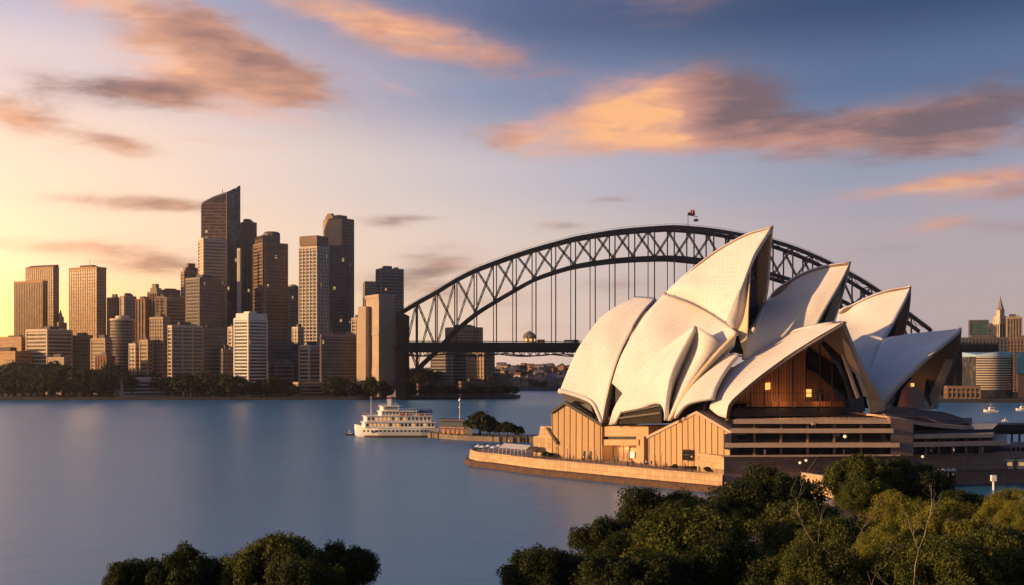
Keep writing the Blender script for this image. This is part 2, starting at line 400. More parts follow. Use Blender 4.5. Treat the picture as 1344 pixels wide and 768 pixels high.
def single(name, mb, m, label, cat, group=None, smooth=False, bevel=0.0, kind=None):
    c = Vector((0, 0, 0))
    lo = [min(v[i] for v in mb.v) for i in range(3)]; hi = [max(v[i] for v in mb.v) for i in range(3)]
    c = Vector(((lo[0] + hi[0]) / 2, (lo[1] + hi[1]) / 2, lo[2]))
    me = mesh_of(name, mb, c, smooth); me.materials.append(m)
    o = bpy.data.objects.new(name, me); COL.objects.link(o); o.location = c; WL[o.name] = c
    if label: o['label'] = label
    if cat: o['category'] = cat
    if group: o['group'] = group
    if kind: o['kind'] = kind
    if bevel:
        md = o.modifiers.new('bevel', 'BEVEL'); md.width = bevel; md.segments = 2; md.limit_method = 'ANGLE'
    return o
def struct(name, mb, m): return single(name, mb, m, None, None, kind='structure')
def dup(root, loc=None, rz=None, label=None, group=None, scale=None):
    r = root.copy(); COL.objects.link(r)
    if loc is not None: r.location = loc; WL[r.name] = Vector(loc)
    if rz is not None: r.rotation_euler.z = rz
    if scale is not None: r.scale = scale
    if label: r['label'] = label
    if group: r['group'] = group
    for ch in list(root.children):
        c = ch.copy(); COL.objects.link(c); c.parent = r
        for g in list(ch.children):
            d = g.copy(); COL.objects.link(d); d.parent = c
    return r

def cr(p0, p1, p2, p3, t):
    return .5 * ((2 * p1) + (p2 - p0) * t + (2 * p0 - 5 * p1 + 4 * p2 - p3) * t * t + (3 * p1 - p0 - 3 * p2 + p3) * t ** 3)
def spline(pts, n):
    """n points evenly along a smooth curve through pts"""
    d = []
    for i in range(len(pts) - 1):
        a = pts[i - 1] if i else 2 * pts[0] - pts[1]; e = pts[i + 2] if i + 2 < len(pts) else 2 * pts[-1] - pts[-2]
        for k in range(12): d.append(cr(a, pts[i], pts[i + 1], e, k / 12))
    d.append(pts[-1]); L = [0.0]
    for i in range(1, len(d)): L.append(L[-1] + (d[i] - d[i - 1]).length)
    out = []; j = 0
    for i in range(n):
        s = L[-1] * i / (n - 1)
        while j < len(L) - 2 and L[j + 1] < s: j += 1
        q = (s - L[j]) / max(1e-9, L[j + 1] - L[j]); out.append(d[j].lerp(d[j + 1], min(1, max(0, q))))
    return out

random.seed(11)
# ------------------------------------------------------------------ setting: water and land
mb = MB(); mb.add([(-30000, -200, 0), (30000, -200, 0), (30000, 40000, 0), (-30000, 40000, 0)], [(0, 1, 2, 3)])
struct('water', mb, water_mat())
M_soil = mat('soil', (.050, .042, .030), .9, .35, .08, bump=.3, bscale=.5)
M_land = mat('harbour_land', (.040, .036, .030), .9, .35, .03, bump=.3, bscale=.3)
mb = MB()
shore = [PX(-700, 1000), PX(0, 1000), PX(230, 1000), PX(470, 1004), PX(600, 1022), PX(676, 1046), PX(683, 1075), PX(668, 1150), PX(640, 1290), PX(600, 1500), PX(300, 2600), PX(-900, 2600)]
mb.prism([(p.x, p.y) for p in shore], -3, 2.6)
struct('city_ground', mb, M_land)
mb = MB()      # far shore across the gap, rising to a low ridge
far = [[(px, Y, z) for px in range(560, 1000, 20)] for Y, z in ((1392, -1), (1398, 2), (1500, 9), (1700, 20), (2000, 31), (2500, 28))]
rf = random.Random(5)
mb.grid([[PX(px, Y, z + (rf.uniform(-2.5, 3) if z > 5 else 0)) for px, Y, z in row] for row in far])
struct('hills', mb, M_land)
mb = MB()
mb.prism([(PX(1215, 935).x, 935), (PX(1290, 930).x, 930), (PX(1500, 925).x, 925), (PX(1900, 2200).x, 2200), (PX(1000, 2200).x, 2200), (PX(1180, 1100).x, 1100)], -3, 2.6)
struct('east_shore_ground', mb, M_land)
mb = MB()      # wooded headland the camera stands on
rows = [(236, .3, .3), (225, 1.5, 1), (190, 3, 2.5), (150, 4, 3.5), (110, 5, 4), (60, 6, 4), (10, 9, 4), (-60, 14, 4)]
left = {236: 50, 225: 43, 190: 27, 150: 10, 110: -14, 60: -55, 10: -70, -60: -90}
grid = []
for Y, z, _ in rows:
    x0 = left[Y]; grid.append([(x0 - 4, Y, -1.5)] + [(x0 + (250 - x0) * (k / 11.) ** 1.3, Y, z * min(1, .25 + k / 5)) for k in range(12)])
mb.grid(grid); struct('headland_ground', mb, M_soil)

# ------------------------------------------------------------------ promontory
top_px = [(624, 592, 336), (632, 594, 331), (655, 596.5, 325), (700, 602, 310), (760, 609, 296), (820, 615, 284), (880, 621, 273), (950, 628.5, 262)]
wall = spline([PX(px, Y, 4.0) for px, py, Y in top_px], 44)
end = [PX(680, 352, 4.0), PX(640, 347, 4.0)]
back = spline([PX(624, 336, 4), PX(619, 342, 4), PX(626, 350, 4), PX(680, 362, 4)], 10)
front = [Vector((72, 266, 4)), Vector((110, 279, 4)), Vector((150, 286, 4)), Vector((168, 300, 4)), Vector((165, 345, 4))]
out = back[::-1][:-1] + wall + front
n = len(out)
mb = MB(); mb.prism([(p.x, p.y) for p in out], 3.6, 4.0)
struct('forecourt_paving', mb, M_pave)
def outward(p, q):
    d = (q - p).normalized(); return Vector((d.y, -d.x, 0))
sw = thing('sea_wall', 'long pale sandstone sea wall curving along the harbour water below the opera house', 'sea wall', PX(780, 292, 0))
line = back[::-1][:-1] + wall
mb = MB(); g0 = []
for i, p in enumerate(line):
    o = outward(line[max(0, i - 1)], line[min(len(line) - 1, i + 1)]); g0.append([p + o * .35 + Vector((0, 0, .35)), p + o * .55 + Vector((0, 0, .1)), p + o * .75 + Vector((0, 0, -2.35))])
mb.grid([list(r) for r in zip(*[[a, b, c] for a, b, c in g0])][::-1])
part('facing', mb, M_tans, sw)
mb = MB(); g1 = []; g2 = []
for i, p in enumerate(line):
    o = outward(line[max(0, i - 1)], line[min(len(line) - 1, i + 1)])
    g1.append([p + o * .35 + Vector((0, 0, .35)), p - o * .25 + Vector((0, 0, .35)), p - o * .25 + Vector((0, 0, 0))])
    g2.append([p + o * .7 + Vector((0, 0, -2.3)), p + o * 2.0 + Vector((0, 0, -2.45)), p + o * 2.2 + Vector((0, 0, -2.8)), p + o * 2.4 + Vector((0, 0, -4.6))])
mb.grid([list(r) for r in zip(*g1)]); part('coping', mb, M_band, sw)
mb = MB(); mb.grid([list(r) for r in zip(*g2)]); part('footing', mb, mat('tidal_stone', (.085, .042, .024), .8, .4, .6, bump=.3), sw)
# lower front quay, in shade
fq = thing('quay_wall', 'brown granite quay wall below the shaded front steps of the opera house', 'quay wall', (100, 270, 0))
mb = MB(); fl = [wall[-1]] + front
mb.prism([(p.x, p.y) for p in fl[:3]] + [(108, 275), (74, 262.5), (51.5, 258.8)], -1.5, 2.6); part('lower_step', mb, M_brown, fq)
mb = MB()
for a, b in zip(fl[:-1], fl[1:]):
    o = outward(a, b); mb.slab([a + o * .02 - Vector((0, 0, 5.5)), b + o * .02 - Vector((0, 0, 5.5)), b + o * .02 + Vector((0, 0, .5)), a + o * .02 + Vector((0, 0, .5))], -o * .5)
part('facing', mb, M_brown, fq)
spur = thing('retaining_wall', 'short sunlit sandstone wall seen between the treetops below the front steps', 'wall', PX(1085, 252, 0))
a, b = PX(1052, 262, 0), PX(1112, 246, 0)
mb = MB(); mb.slab([a, b, b + Vector((0, 0, 4.6)), a + Vector((0, 0, 4.6))], (.8, .9, 0)); part('facing', mb, M_tans, spur)
mb = MB(); mb.beam(a + Vector((.3, .3, 4.75)), b + Vector((.3, .3, 4.75)), 1.4, .3); part('coping', mb, M_band, spur)

# ------------------------------------------------------------------ opera house
OH = thing('opera_house', 'opera house with pale tiled sail shaped shells on a granite podium by the water', 'opera house', (70, 290, 4))

def smooth_rows(rails, N, M, bulge, cyc=None):
    R = [spline([P(*q) for q in r], N) for r in rails]
    k = len(R); G = []
    C = M * (k - 1) + 1 if k > 2 else M * 2 + 1
    for i in range(N):
        row = []
        for c in range(C):
            t = c / (C - 1); s = t * (k - 1); j = min(k - 2, int(s)); q = s - j
            if k == 2: p = R[0][i].lerp(R[1][i], t)
            else:
                a = R[j - 1][i] if j else 2 * R[0][i] - R[1][i]; d = R[j + 2][i] if j + 2 < k else 2 * R[-1][i] - R[-2][i]
                p = cr(a, R[j][i], R[j + 1][i], d, q)
            row.append(p)
        G.append(row)
    if bulge:
        mid = C // 2
        nn = Vector((0, 0, 0))
        for i in range(N - 1): nn += (G[i][C - 1] - G[i][0]).cross(G[i + 1][mid] - G[i][mid])
        nn.normalize()
        if nn.dot(-G[N // 2][mid] + Vector((0, 0, CAMZ))) < 0: nn = -nn
        for i in range(N):
            w = (G[i][-1] - G[i][0]).length
            for c in range(C):
                t = c / (C - 1); G[i][c] = G[i][c] + nn * (bulge * w * 4 * t * (1 - t))
    return G
def oriented(G):
    """rows ordered so that the face side looks towards the camera"""
    N, C = len(G), len(G[0]); i, c = N // 2, C // 2
    n = Vector((0, 0, 0))
    for i in range(N - 1): n += (G[i][-1] - G[i][0]).cross(G[i + 1][c] - G[i][c])
    if n.dot(Vector((0, 0, CAMZ)) - G[N // 2][c]) < 0: G = [r[::-1] for r in G]
    return G
def uv_of(G):
    N, C = len(G), len(G[0]); W = max((r[-1] - r[0]).length for r in G); uv = []; L = [0.0] * C; out = []
    for i in range(N):
        if i:
            for c in range(C): L[c] += (G[i][c] - G[i - 1][c]).length
        out.append([(W * c / (C - 1), L[c]) for c in range(C)])
    return out
def mirror(G, p0, d):
    n = Vector((-d.y, d.x, 0)).normalized()
    return [[p - n * (2 * (p - p0).dot(n)) for p in row][::-1] for row in G]
def plane(a, b):
    a, b = P(*a), P(*b); return a, (a - b) * Vector((1, 1, 0))
def onplane(q, mir):
    p0, d = mir; n = Vector((-d.y, d.x, 0)).normalized(); k = (q[0] - CX) / F
    Y = (p0.x * n.x + p0.y * n.y) / (k * n.x + n.y)
    return (q[0], q[1], Y)
def shell(name, rails, N=30, M=8, bulge=.08, mir=None, m=None, solid=.9, parent=None, label=None, ridge=None):
    rails = [list(q) for q in rails]
    if mir and ridge is not None:
        rr = rails[ridge[0]]
        o0, o1 = rr[0], rr[-1]
        for i in range(ridge[1], len(rr)): rr[i] = onplane(rr[i], mir)
        for q in rails:
            if abs(q[0][0] - o0[0]) + abs(q[0][1] - o0[1]) < 2: q[0] = rr[0]
            if abs(q[-1][0] - o1[0]) + abs(q[-1][1] - o1[1]) < 2: q[-1] = rr[-1]
    G = oriented(smooth_rows(rails, N, M, bulge)); mb = MB()
    mb.grid(G, uv_of(G))
    if mir:
        H = mirror(G, *mir); mb.grid(H, uv_of(H))
    o = part(name, mb, m or M_tile, parent or OH, smooth=True, solid=solid, label=label)
    o.data.materials.append(M_lining); o.modifiers['thickness'].material_offset = 1
    return o, G

HALL = (Vector((40, 318, 0)), Vector((AX[0], AX[1], 0)))
# A: rounded shell that opens towards the harbour on the left
A_l = [(735, 512, 318), (745, 487, 319), (757, 460, 320), (772, 437, 321), (790, 415, 322), (812, 400, 322), (835, 389, 322)]
A_m = [(776, 526, 310), (780, 500, 310.5), (787, 470, 311.5), (797, 445, 313), (812, 420, 316), (831, 401, 318), (848, 389.5, 319)]
A_r = [(790, 556, 305), (795, 525, 305.5), (803, 493, 306), (814, 462, 308), (830, 430, 311), (845, 407, 314), (860, 391, 317)]
shA, _ = shell('roof_shell', [A_l, A_m, A_r], 30, 10, 0, plane(A_l[-1], A_r[-1]), label='rounded shell at the far left end, open towards the harbour')
def ribbon(name, ra, rb, m, parent, solid=.3, N=24, label=None):
    G = oriented(smooth_rows([ra, rb], N, 1, 0)); mb = MB(); mb.grid(G, uv_of(G)); return part(name, mb, m, parent, smooth=True, solid=solid, label=label)
ribbon('rib', [(790, 556, 304.8), (796, 525, 305.2), (804, 493, 305.8), (815, 462, 307.8), (831, 430, 310.8)],
       [(796, 556, 306.3), (803, 525, 306.8), (809, 493, 307.4), (818, 462, 309), (832, 430, 311.2)], M_rib, shA)
mb = MB(); mb.tube(spline([P(734, 513, 317.6), P(757, 519, 314), P(776, 527.5, 309.8), P(784, 541, 307), P(790, 556, 304.8)], 20), .75, .5, 8); part('lip', mb, M_tile, shA, smooth=True)
mb = MB(); mb.slab([P(739, 517, 317), P(776, 530, 311), P(780, 553, 309), P(742, 531, 317)], (3, 3, 0)); part('glass_wall', mb, M_bglass, shA)
mb = MB(); mb.beam(P(738, 517.5, 316.6), P(777, 530.5, 310.6), .5, .8); mb.beam(P(777, 530.5, 310.6), P(780, 552, 308.6), .5, .9); part('glass_frame', mb, M_dark, shA)

# B: body of the great shell, C: its soaring top
C_pl = (P(1014, 296, 286), Vector((.8, -.6, 0)))
B0 = [(803, 503, 303), (810, 480, 303.5), (820, 457, 304), (845, 415, 305), (872, 385, 306)]
B1 = [(835, 530, 293), (852, 492, 292.5), (875, 452, 293), (898, 420, 297), (908, 397, 300)]
B2 = [(870, 530, 287), (893, 498, 286.5), (912, 466, 286.5), (928, 438, 288), (940, 415, 291)]
B3 = [(905, 520, 283.5), (925, 485, 282), (943, 460, 281.3), (956, 446, 280.8), (967, 436, 280)]
shB, _ = shell('roof_shell', [B0, B1, B2, B3], 30, 6, 0, None, label='broad lower shell below the tallest peak')
C0 = [(872, 385, 305.5), (890, 389, 300.5), (908, 396.5, 296), (925, 405, 291), (940, 414, 287), (954, 423, 282.5)]
C1 = [(872, 385, 305.5), (892, 378, 299), (915, 379, 293), (938, 382, 288.5), (958, 384, 285), (971, 381, 282.6)]
C2 = [(872, 385, 305.5), (895, 366, 301), (925, 350, 296), (950, 340, 291.5), (972, 336, 287.5), (990, 334, 284)]
C3 = [(872, 385, 305.5), (897, 361.5, 302), (930, 335, 298), (955, 319, 294), (983, 305, 290), (1014, 296, 286)]
shC, GC = shell('roof_shell', [C0, C1, C2, C3], 36, 6, .0, C_pl, ridge=(3, 0), label='tallest shell, its sharp peak above every other shell')
edC = [(954, 423, 282.4), (963, 402, 282.4), (972, 380, 282.5), (982, 355, 283), (991, 333, 283.9), (1003, 314, 285), (1014, 296, 286)]
edC2 = [(968, 436, 283), (975, 420, 283.4), (979.5, 400, 284), (983, 375, 284.6), (985, 352, 285), (999, 322, 286), (1014, 297, 286.3)]
ribbon('rib', edC, edC2, M_tile, shC, .4)
ribbon('pier', [(967.5, 436, 282.4), (975, 420, 282.8), (979, 400, 283.4), (983, 355, 285)], [(978, 470, 280.4), (980.5, 440, 280.8), (981.5, 405, 281.6), (984.5, 352, 284)], mat('sunlit_concrete', (.66, .50, .30), .7, .1, .4), shC, .3)  # sunlit copy of the rib concrete, the sun's warmth put into its colour
def glasswall(edge, pl, inset, m, parent, floorz=None, name='glass_wall', shrink=.9):
    E = spline([P(*q) for q in edge], 24)[:20]; n = Vector((-pl[1].y, pl[1].x, 0)).normalized(); d = pl[1].normalized()
    G = []
    for p in E:
        q = p - n * (2 * (p - pl[0]).dot(n)); c = (p + q) / 2
        a = c + (p - c) * shrink - d * inset; b = c + (q - c) * shrink - d * inset
        G.append([a, a.lerp(b, .5) - d * .8, b])
    if floorz is not None: G.insert(0, [Vector((p.x, p.y, floorz)) for p in G[0]])
    G = oriented(G); mb = MB(); mb.grid(G); return part(name, mb, m, parent, solid=.3)
def farrib(edge, pl, parent, m=None, w=1.5, name='rib'):
    """the far half's own mouth edge: a strip of bare concrete inside the tiled skin"""
    E = spline([P(*q) for q in edge], 20); n = Vector((-pl[1].y, pl[1].x, 0)).normalized(); d = pl[1].normalized(); G = []
    for i, p in enumerate(E):
        q = p - n * (2 * (p - pl[0]).dot(n)); s = n if (p - pl[0]).dot(n) > 0 else -n
        f = 1 - (i / 19.) ** 3 * .85
        G.append([q + d * .25, q + s * (w * f) + d * .1, q + s * (w * f * 1.35) - d * 2.2 * f])
    G = oriented(G); mb = MB(); mb.grid(G); return part(name, mb, m or M_rib, parent, smooth=False, solid=.25)
def nearrib(edge, parent, pl, w=.8, m=None):
    E = spline([P(*q) for q in edge], 24); n = Vector((-pl[1].y, pl[1].x, 0)).normalized(); d = pl[1].normalized(); G = []
    for i, p in enumerate(E):
        s = -n if (p - pl[0]).dot(n) > 0 else n; f = 1 - (i / 23.) ** 3 * .8
        G.append([p + d * .12, p + d * .12 + s * w * f - Vector((0, 0, w * f * .6)), p - d * 2.0 * f + s * w * 1.3 * f - Vector((0, 0, w * f))])
    G = oriented(G); mb = MB(); mb.grid(G); return part('rib', mb, m or M_rib, parent, solid=.2)
glasswall(edC2, C_pl, 2.0, M_dglass, shC); farrib(edC, C_pl, shC, w=1.0)

# D: small side shell beside the entrance
D = [[(799, 558, 300), (806, 535, 298.5), (821, 511, 297), (850, 475, 293), (880, 450, 288.5), (912, 427, 283)],
     [(808, 556, 298.5), (815, 540, 296.5), (829, 517, 294.5), (857, 481, 291), (884, 455, 287.4), (912, 427.5, 282.7)],
     [(842, 536, 290.5), (848, 520, 289.5), (856, 503, 288.5), (870, 482, 287), (891, 455, 285), (912, 428, 282.4)],
     [(866, 531, 285), (868, 519, 284.6), (873, 500, 284.2), (880, 480, 284), (895, 455, 283.5), (912, 428.5, 282.2)],
     [(874, 552, 282.6), (875, 528, 282.6), (879, 502, 282.6), (885, 482, 282.6), (898, 455, 282.4), (913, 429, 282)]]
shD, _ = shell('roof_shell', D, 26, 5, 0, None, label='small side shell with an arched eave beside the entrance')
W = [[(874, 552, 282.6), (875, 528, 282.6), (879, 502, 282.6), (885, 482, 282.6), (898, 455, 282.4), (913, 429, 282)],
     [(876, 548, 285.5), (881, 528, 286), (888, 502, 286.2), (897, 480, 286), (906, 458, 285.2), (914, 430, 282.4)]]
ribbon('gable', W[0], W[1], M_tile, shD, .5)
ribbon('gable', [(876, 548, 285.4), (881, 528, 286), (888, 502, 286), (897, 480, 285.8), (907, 455, 285), (914, 429, 282.2)],
       [(877, 550, 281.6), (888, 530, 281.4), (902, 507, 281), (917, 484, 280.6), (932, 463, 280.2), (946, 447, 279.8)], M_tile, shD, .5)
mb = MB(); mb.slab([P(807, 557, 297.5), P(815, 542, 296), P(866, 532, 285.5), P(867, 556, 285)], (3, 3.4, 0)); part('glass_wall', mb, M_bglass, shD)
mb = MB()
for a, b in (((815, 542, 295.4), (866, 532, 284.9)), ((812, 549, 295.8), (866.5, 542, 284.8)), ((867, 531.5, 284.8), (867.5, 556, 284.5)), ((816, 541, 295.3), (808, 557, 297))): mb.beam(P(*a), P(*b), .4, .5)
part('glass_frame', mb, mat('bronze_frame', (.06, .045, .035), .5, .2, 1), shD)
# rib between the side shells, then E and F
ribbon('rib', [(876, 552, 280.6), (889, 529, 280.2), (905, 504, 279.8), (922, 482, 279.4), (945, 456, 279), (966, 435.5, 278.6)],
       [(880, 552, 280.2), (894, 529, 279.8), (911, 504, 279.4), (929, 482, 279), (950, 457, 278.6), (968, 437.5, 278.2)], mat('sunlit_concrete', (0, 0, 0)), OH, .6, label='narrow rib rising between the side shells')  # sunlit tone is in this rib's concrete colour too
ribbon('gable', [(880, 552, 280.4), (894, 529, 280), (911, 504, 279.6), (929, 482, 279.2), (950, 457, 278.8), (967, 438, 278.4)],
       [(885, 549, 283), (901, 529, 283.5), (920, 506, 284), (936, 487, 284), (953, 466, 283.5), (964, 455, 282)], M_tile, OH, .5)
E = [[(884, 549, 279.2), (889, 535, 279.2), (900, 517, 279.3), (917, 497, 279.6), (938, 479, 280), (958, 464, 280.4)],
     [(900, 531, 276.6), (908, 519, 276.8), (918, 506, 277.2), (932, 490, 278), (947, 476, 279), (961, 464, 280)],
     [(936, 523, 272.8), (939, 511, 273.4), (944, 500, 274.2), (952, 486, 275.6), (961, 474, 277.4), (970, 465, 279)]]
shE, _ = shell('roof_shell', E, 24, 7, 0, None, label='low side shell above the gabled side wall')
mb = MB(); mb.slab([P(891, 549, 284.5), P(900, 532, 283.2), P(934, 524, 280.5), P(932, 549, 280.5)], (3, 3.4, 0)); part('glass_wall', mb, M_bglass, shE)
# dark slot behind, between the shells
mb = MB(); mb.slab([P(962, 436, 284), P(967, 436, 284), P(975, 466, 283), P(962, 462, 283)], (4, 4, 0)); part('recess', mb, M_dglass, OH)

# G: front shell of the nearer hall, its mouth to the viewer
G_pl = plane((1108, 421, 262), (1038, 436, 285))
g0 = [(931, 536, 276), (940, 508, 277.5), (957, 486, 279.5), (983, 470, 281.5), (1009, 455, 283.5), (1038, 436, 285), (1073, 425, 274), (1108, 421, 262)]
g1 = [(942, 545, 273), (950, 519, 273.6), (972, 497, 274.5), (1000, 476, 275.6), (1027, 457, 275.4), (1055, 438, 273.6), (1083, 427, 268.5), (1108, 421, 262)]
g2 = [(953, 549, 271), (957, 530, 271), (973, 514, 270.5), (993, 497, 270), (1014, 481, 269), (1036, 465.5, 267.6), (1070, 444, 265), (1108, 422, 262)]
shG, _ = shell('roof_shell', [g0, g1, g2], 40, 8, 0, G_pl, ridge=(0, 5), label='wide front shell whose dark mouth shows timber and lit windows')
g_in = [(957, 545, 271.5), (961, 532, 271.5), (977, 516.5, 271), (996, 500, 270.5), (1017, 484, 269.5), (1039, 468.5, 268), (1072, 447.5, 265.4), (1107, 425, 262.4)]
nearrib(g2, shG, G_pl, .8, mat('shaded_bronze_trim', (.16, .11, .075), .75, .15, .4)); farrib(g2, G_pl, shG, M_rib, 2.0)  # bronze rim in place of pale concrete, its shade put into the colour
dG = G_pl[1].normalized()
def on_wall(px, py, inset_pt, d):
    """where the sight line through px,py meets the vertical plane through inset_pt across d"""
    v = P(px, py, 1000.0) - Vector((0, 0, CAMZ)); k = (inset_pt - Vector((0, 0, CAMZ))).dot(d) / v.dot(d)
    return Vector((0, 0, CAMZ)) + v * k
wp = Vector((73, 281, 17)) 
mb = MB(); mb.slab([on_wall(*q, wp, dG) for q in ((962, 530), (973, 514), (1015, 480), (1057, 453), (1057, 530))], -dG * .4); part('timber_wall', mb, M_wood, shG, label='timber wall behind the glass')
wp2 = wp + dG * -1.5
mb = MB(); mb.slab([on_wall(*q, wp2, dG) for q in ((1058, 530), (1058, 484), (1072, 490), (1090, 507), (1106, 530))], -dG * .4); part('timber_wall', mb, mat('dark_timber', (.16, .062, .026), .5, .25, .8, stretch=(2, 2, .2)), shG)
wp3 = wp + dG * 1.2
mb = MB(); mb.slab([on_wall(*q, wp3, dG) for q in ((985, 527), (1106, 527), (1108, 534), (978, 534))], -dG * .4); part('timber_rail', mb, M_wood, shG)
wp4 = wp + dG * .6
for q in (((1005, 503), (1011, 502), (1011, 511), (1005, 512)), ((1059, 511), (1065, 511), (1065, 521), (1059, 521))):
    mb = MB(); mb.slab([on_wall(*c, wp4, dG) for c in q], -dG * .3); part('window', mb, M_win, shG, label='small lit window')
mb = MB(); mb.slab([on_wall(*q, wp + dG * 3, dG) for q in ((965, 536), (1104, 536), (1108, 546), (958, 546))], -dG * 6); part('foyer_floor', mb, M_dark, shG)
mb = MB()
for a, b in (((1097, 439), (1126, 522)), ((1105, 436), (1136, 520))):
    mb.beam(on_wall(*a, wp + dG * 7, dG), on_wall(*b, wp + dG * 7, dG), .7, .7)
part('mullion', mb, M_rib, shG)

mb = MB(); mb.slab([on_wall(*q, wp + dG * -2.5, dG) for q in ((960, 536), (970, 514), (1014, 478), (1060, 448), (1086, 440), (1108, 440), (1128, 480), (1140, 536))], -dG * .4); part('glass_wall', mb, M_dglass, shG)  # dark back sheet added behind the timber to cover the see-through gap beside it
mb = MB(); mb.slab([on_wall(*q, wp + dG * 6, dG) for q in ((1078, 450), (1102, 434), (1117, 460), (1130, 505), (1136, 540), (1118, 540), (1108, 500), (1093, 470))], -dG * .3); part('glass_wall', mb, M_dglass, shG)  # dark sheet added in front of the sunlit lining to darken the mouth
M_bronze = mat('bronze_frame', (.06, .045, .035))
for x, yt in ((985, 513), (1003, 499), (1022, 485), (1041, 471), (1076, 452), (1092, 447)):
    mb = MB(); mb.beam(on_wall(x, yt, wp + dG * 3.2, dG), on_wall(x, 538, wp + dG * 3.2, dG), .28, .28); part('mullion', mb, M_dark, shG)
mb = MB(); mb.beam(on_wall(986, 516, wp + dG * 3.1, dG), on_wall(1100, 516, wp + dG * 3.1, dG), .16, .16); part('transom', mb, M_dark, shG)
for px, py, wq, e in ((1030, 526, wp + dG * 4.5, 420), (1085, 526, wp + dG * 4.5, 260)):
    fl_ = bpy.data.lights.new('foyer_light', 'POINT'); fl_.energy = e; fl_.color = (1, .50, .18); fl_.shadow_soft_size = .8
    fo_ = bpy.data.objects.new('foyer_light', fl_); COL.objects.link(fo_); fo_.parent = shG; fo_.location = on_wall(px, py, wq, dG) - WL[shG.name]
# F1 and F2: sails behind, H: front shell of the farther hall
F1_pl = plane((1116, 343, 287), (1010, 389, 298))
f1a = [(976, 470, 281), (981, 440, 285), (993, 415, 291), (1010, 389, 298), (1038, 366, 295.4), (1062, 354, 292.8), (1087, 347, 290), (1116, 343, 287)]
f1m = [(1010, 480, 284), (1020, 456, 285), (1036, 428, 286.5), (1052, 402, 287.5), (1068, 382, 288), (1084, 366, 288), (1099, 354, 287.8), (1116, 343, 287)]
f1b = [(1048, 485, 285), (1054, 470, 284.5), (1064, 445, 284), (1075, 421, 284), (1085, 402, 284.3), (1095, 385, 285), (1106, 365, 286), (1116, 343, 287)]
sh1, _ = shell('roof_shell', [f1a, f1m, f1b], 34, 10, 0, F1_pl, ridge=(0, 3), label='sunlit pointed shell between the tallest shell and the wide front shell')
f1c = [(1050, 485, 286), (1056, 470, 285.5), (1066, 445, 285), (1078, 421, 285), (1088, 402, 285.3), (1098, 385, 286), (1108, 366, 286.6), (1116, 344.5, 287.1)]
glasswall(f1c, F1_pl, 2.5, M_dglass, sh1, shrink=.93); farrib(f1b, F1_pl, sh1, M_rib, 1.3)
ribbon('eave', [(985, 436, 285.6), (990, 421, 288.6), (998, 404, 293.6), (1008, 392, 297.8)], [(987, 440, 283), (994, 425, 286), (1002, 409, 291), (1011, 394, 296)], M_tile, sh1, .3)
F2_pl = plane((1195, 375, 324), (1101, 411, 335))
f2a = [(1098, 490, 313), (1096, 450, 323), (1101, 411, 335), (1119, 399, 333), (1145, 386.5, 330), (1171, 378.5, 327), (1195, 375, 324)]
f2m = [(1120, 495, 311), (1122, 462, 317), (1130, 432, 324), (1143, 414, 325.5), (1160, 398, 325.5), (1177, 386, 325), (1195, 375, 324)]
f2b = [(1142, 500, 311), (1150, 470, 313.5), (1159, 446, 316), (1168, 430, 317.5), (1177, 413, 319), (1187, 394, 321.4), (1195, 375, 324)]
sh2, _ = shell('roof_shell', [f2a, f2m, f2b], 32, 10, 0, F2_pl, ridge=(0, 2), label='grey shaded pointed shell behind the right front shell')
f2c = [(1144, 500, 312), (1152, 470, 314.5), (1161, 446, 317), (1170.5, 430, 318.5), (1179.5, 413, 320), (1188.6, 395, 322), (1195, 377, 324.1)]
glasswall(f2c, F2_pl, 2.5, M_dglass, sh2, shrink=.93); farrib(f2b, F2_pl, sh2, M_rib, 1.2)
H_pl = plane((1261, 431, 298), (1168, 442, 310))
h0 = [(1149, 536, 291), (1139, 506, 294), (1147, 476, 301), (1160, 446, 309.5), (1180, 440.5, 308.5), (1208, 436.5, 305), (1235, 434, 301.5), (1261, 431, 298)]
hm = [(1151, 538, 289.6), (1154, 511, 291), (1170, 484, 295.5), (1186, 462, 299.5), (1205, 453, 300), (1225, 445, 299.6), (1243, 438, 299), (1261, 431, 298)]
h1 = [(1153, 540, 288.6), (1166, 520, 288.6), (1183, 500.5, 289), (1202, 482.5, 290.2), (1221, 465, 292), (1236, 453, 294), (1248, 443, 295.6), (1261, 431, 298)]
shH, _ = shell('roof_shell', [h0, hm, h1], 36, 8, 0, H_pl, ridge=(0, 4), label='right front shell, shaded blue grey with a sunlit rim')
nearrib(h1, shH, H_pl, .9, M_rib); farrib(h1, H_pl, shH, M_rib, 1.8)
h_in = [(1156, 540, 289.6), (1169, 521, 289.6), (1186, 502, 290), (1205, 484, 291), (1223, 467.5, 292.6), (1238, 455, 294.4), (1249, 445, 296), (1260, 434, 298)]
dH = H_pl[1].normalized(); wh = Vector((107, 309, 17)) + dH * -2
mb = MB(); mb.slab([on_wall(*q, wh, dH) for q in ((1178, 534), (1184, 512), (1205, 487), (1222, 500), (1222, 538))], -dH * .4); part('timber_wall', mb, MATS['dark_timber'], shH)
mb = MB(); mb.slab([on_wall(*q, wh + dH * -.8, dH) for q in ((1160, 537), (1180, 508), (1206, 482), (1236, 458), (1242, 470), (1231, 537))], -dH * .4); part('glass_wall', mb, M_dglass, shH)
mb = MB(); mb.slab([on_wall(*q, wh + dH * 6, dH) for q in ((1226, 468), (1247, 449), (1243, 475), (1229, 534), (1212, 534), (1216, 500))], -dH * .3); part('glass_wall', mb, M_dglass, shH)  # near sheet added to make the right half of this mouth read dark
mb = MB(); mb.slab([on_wall(*q, wh + dH * .5, dH) for q in ((1196.5, 503), (1200, 503), (1200, 507.5), (1196.5, 507.5))], -dH * .2); part('window', mb, M_win, shH, label='small lit window')
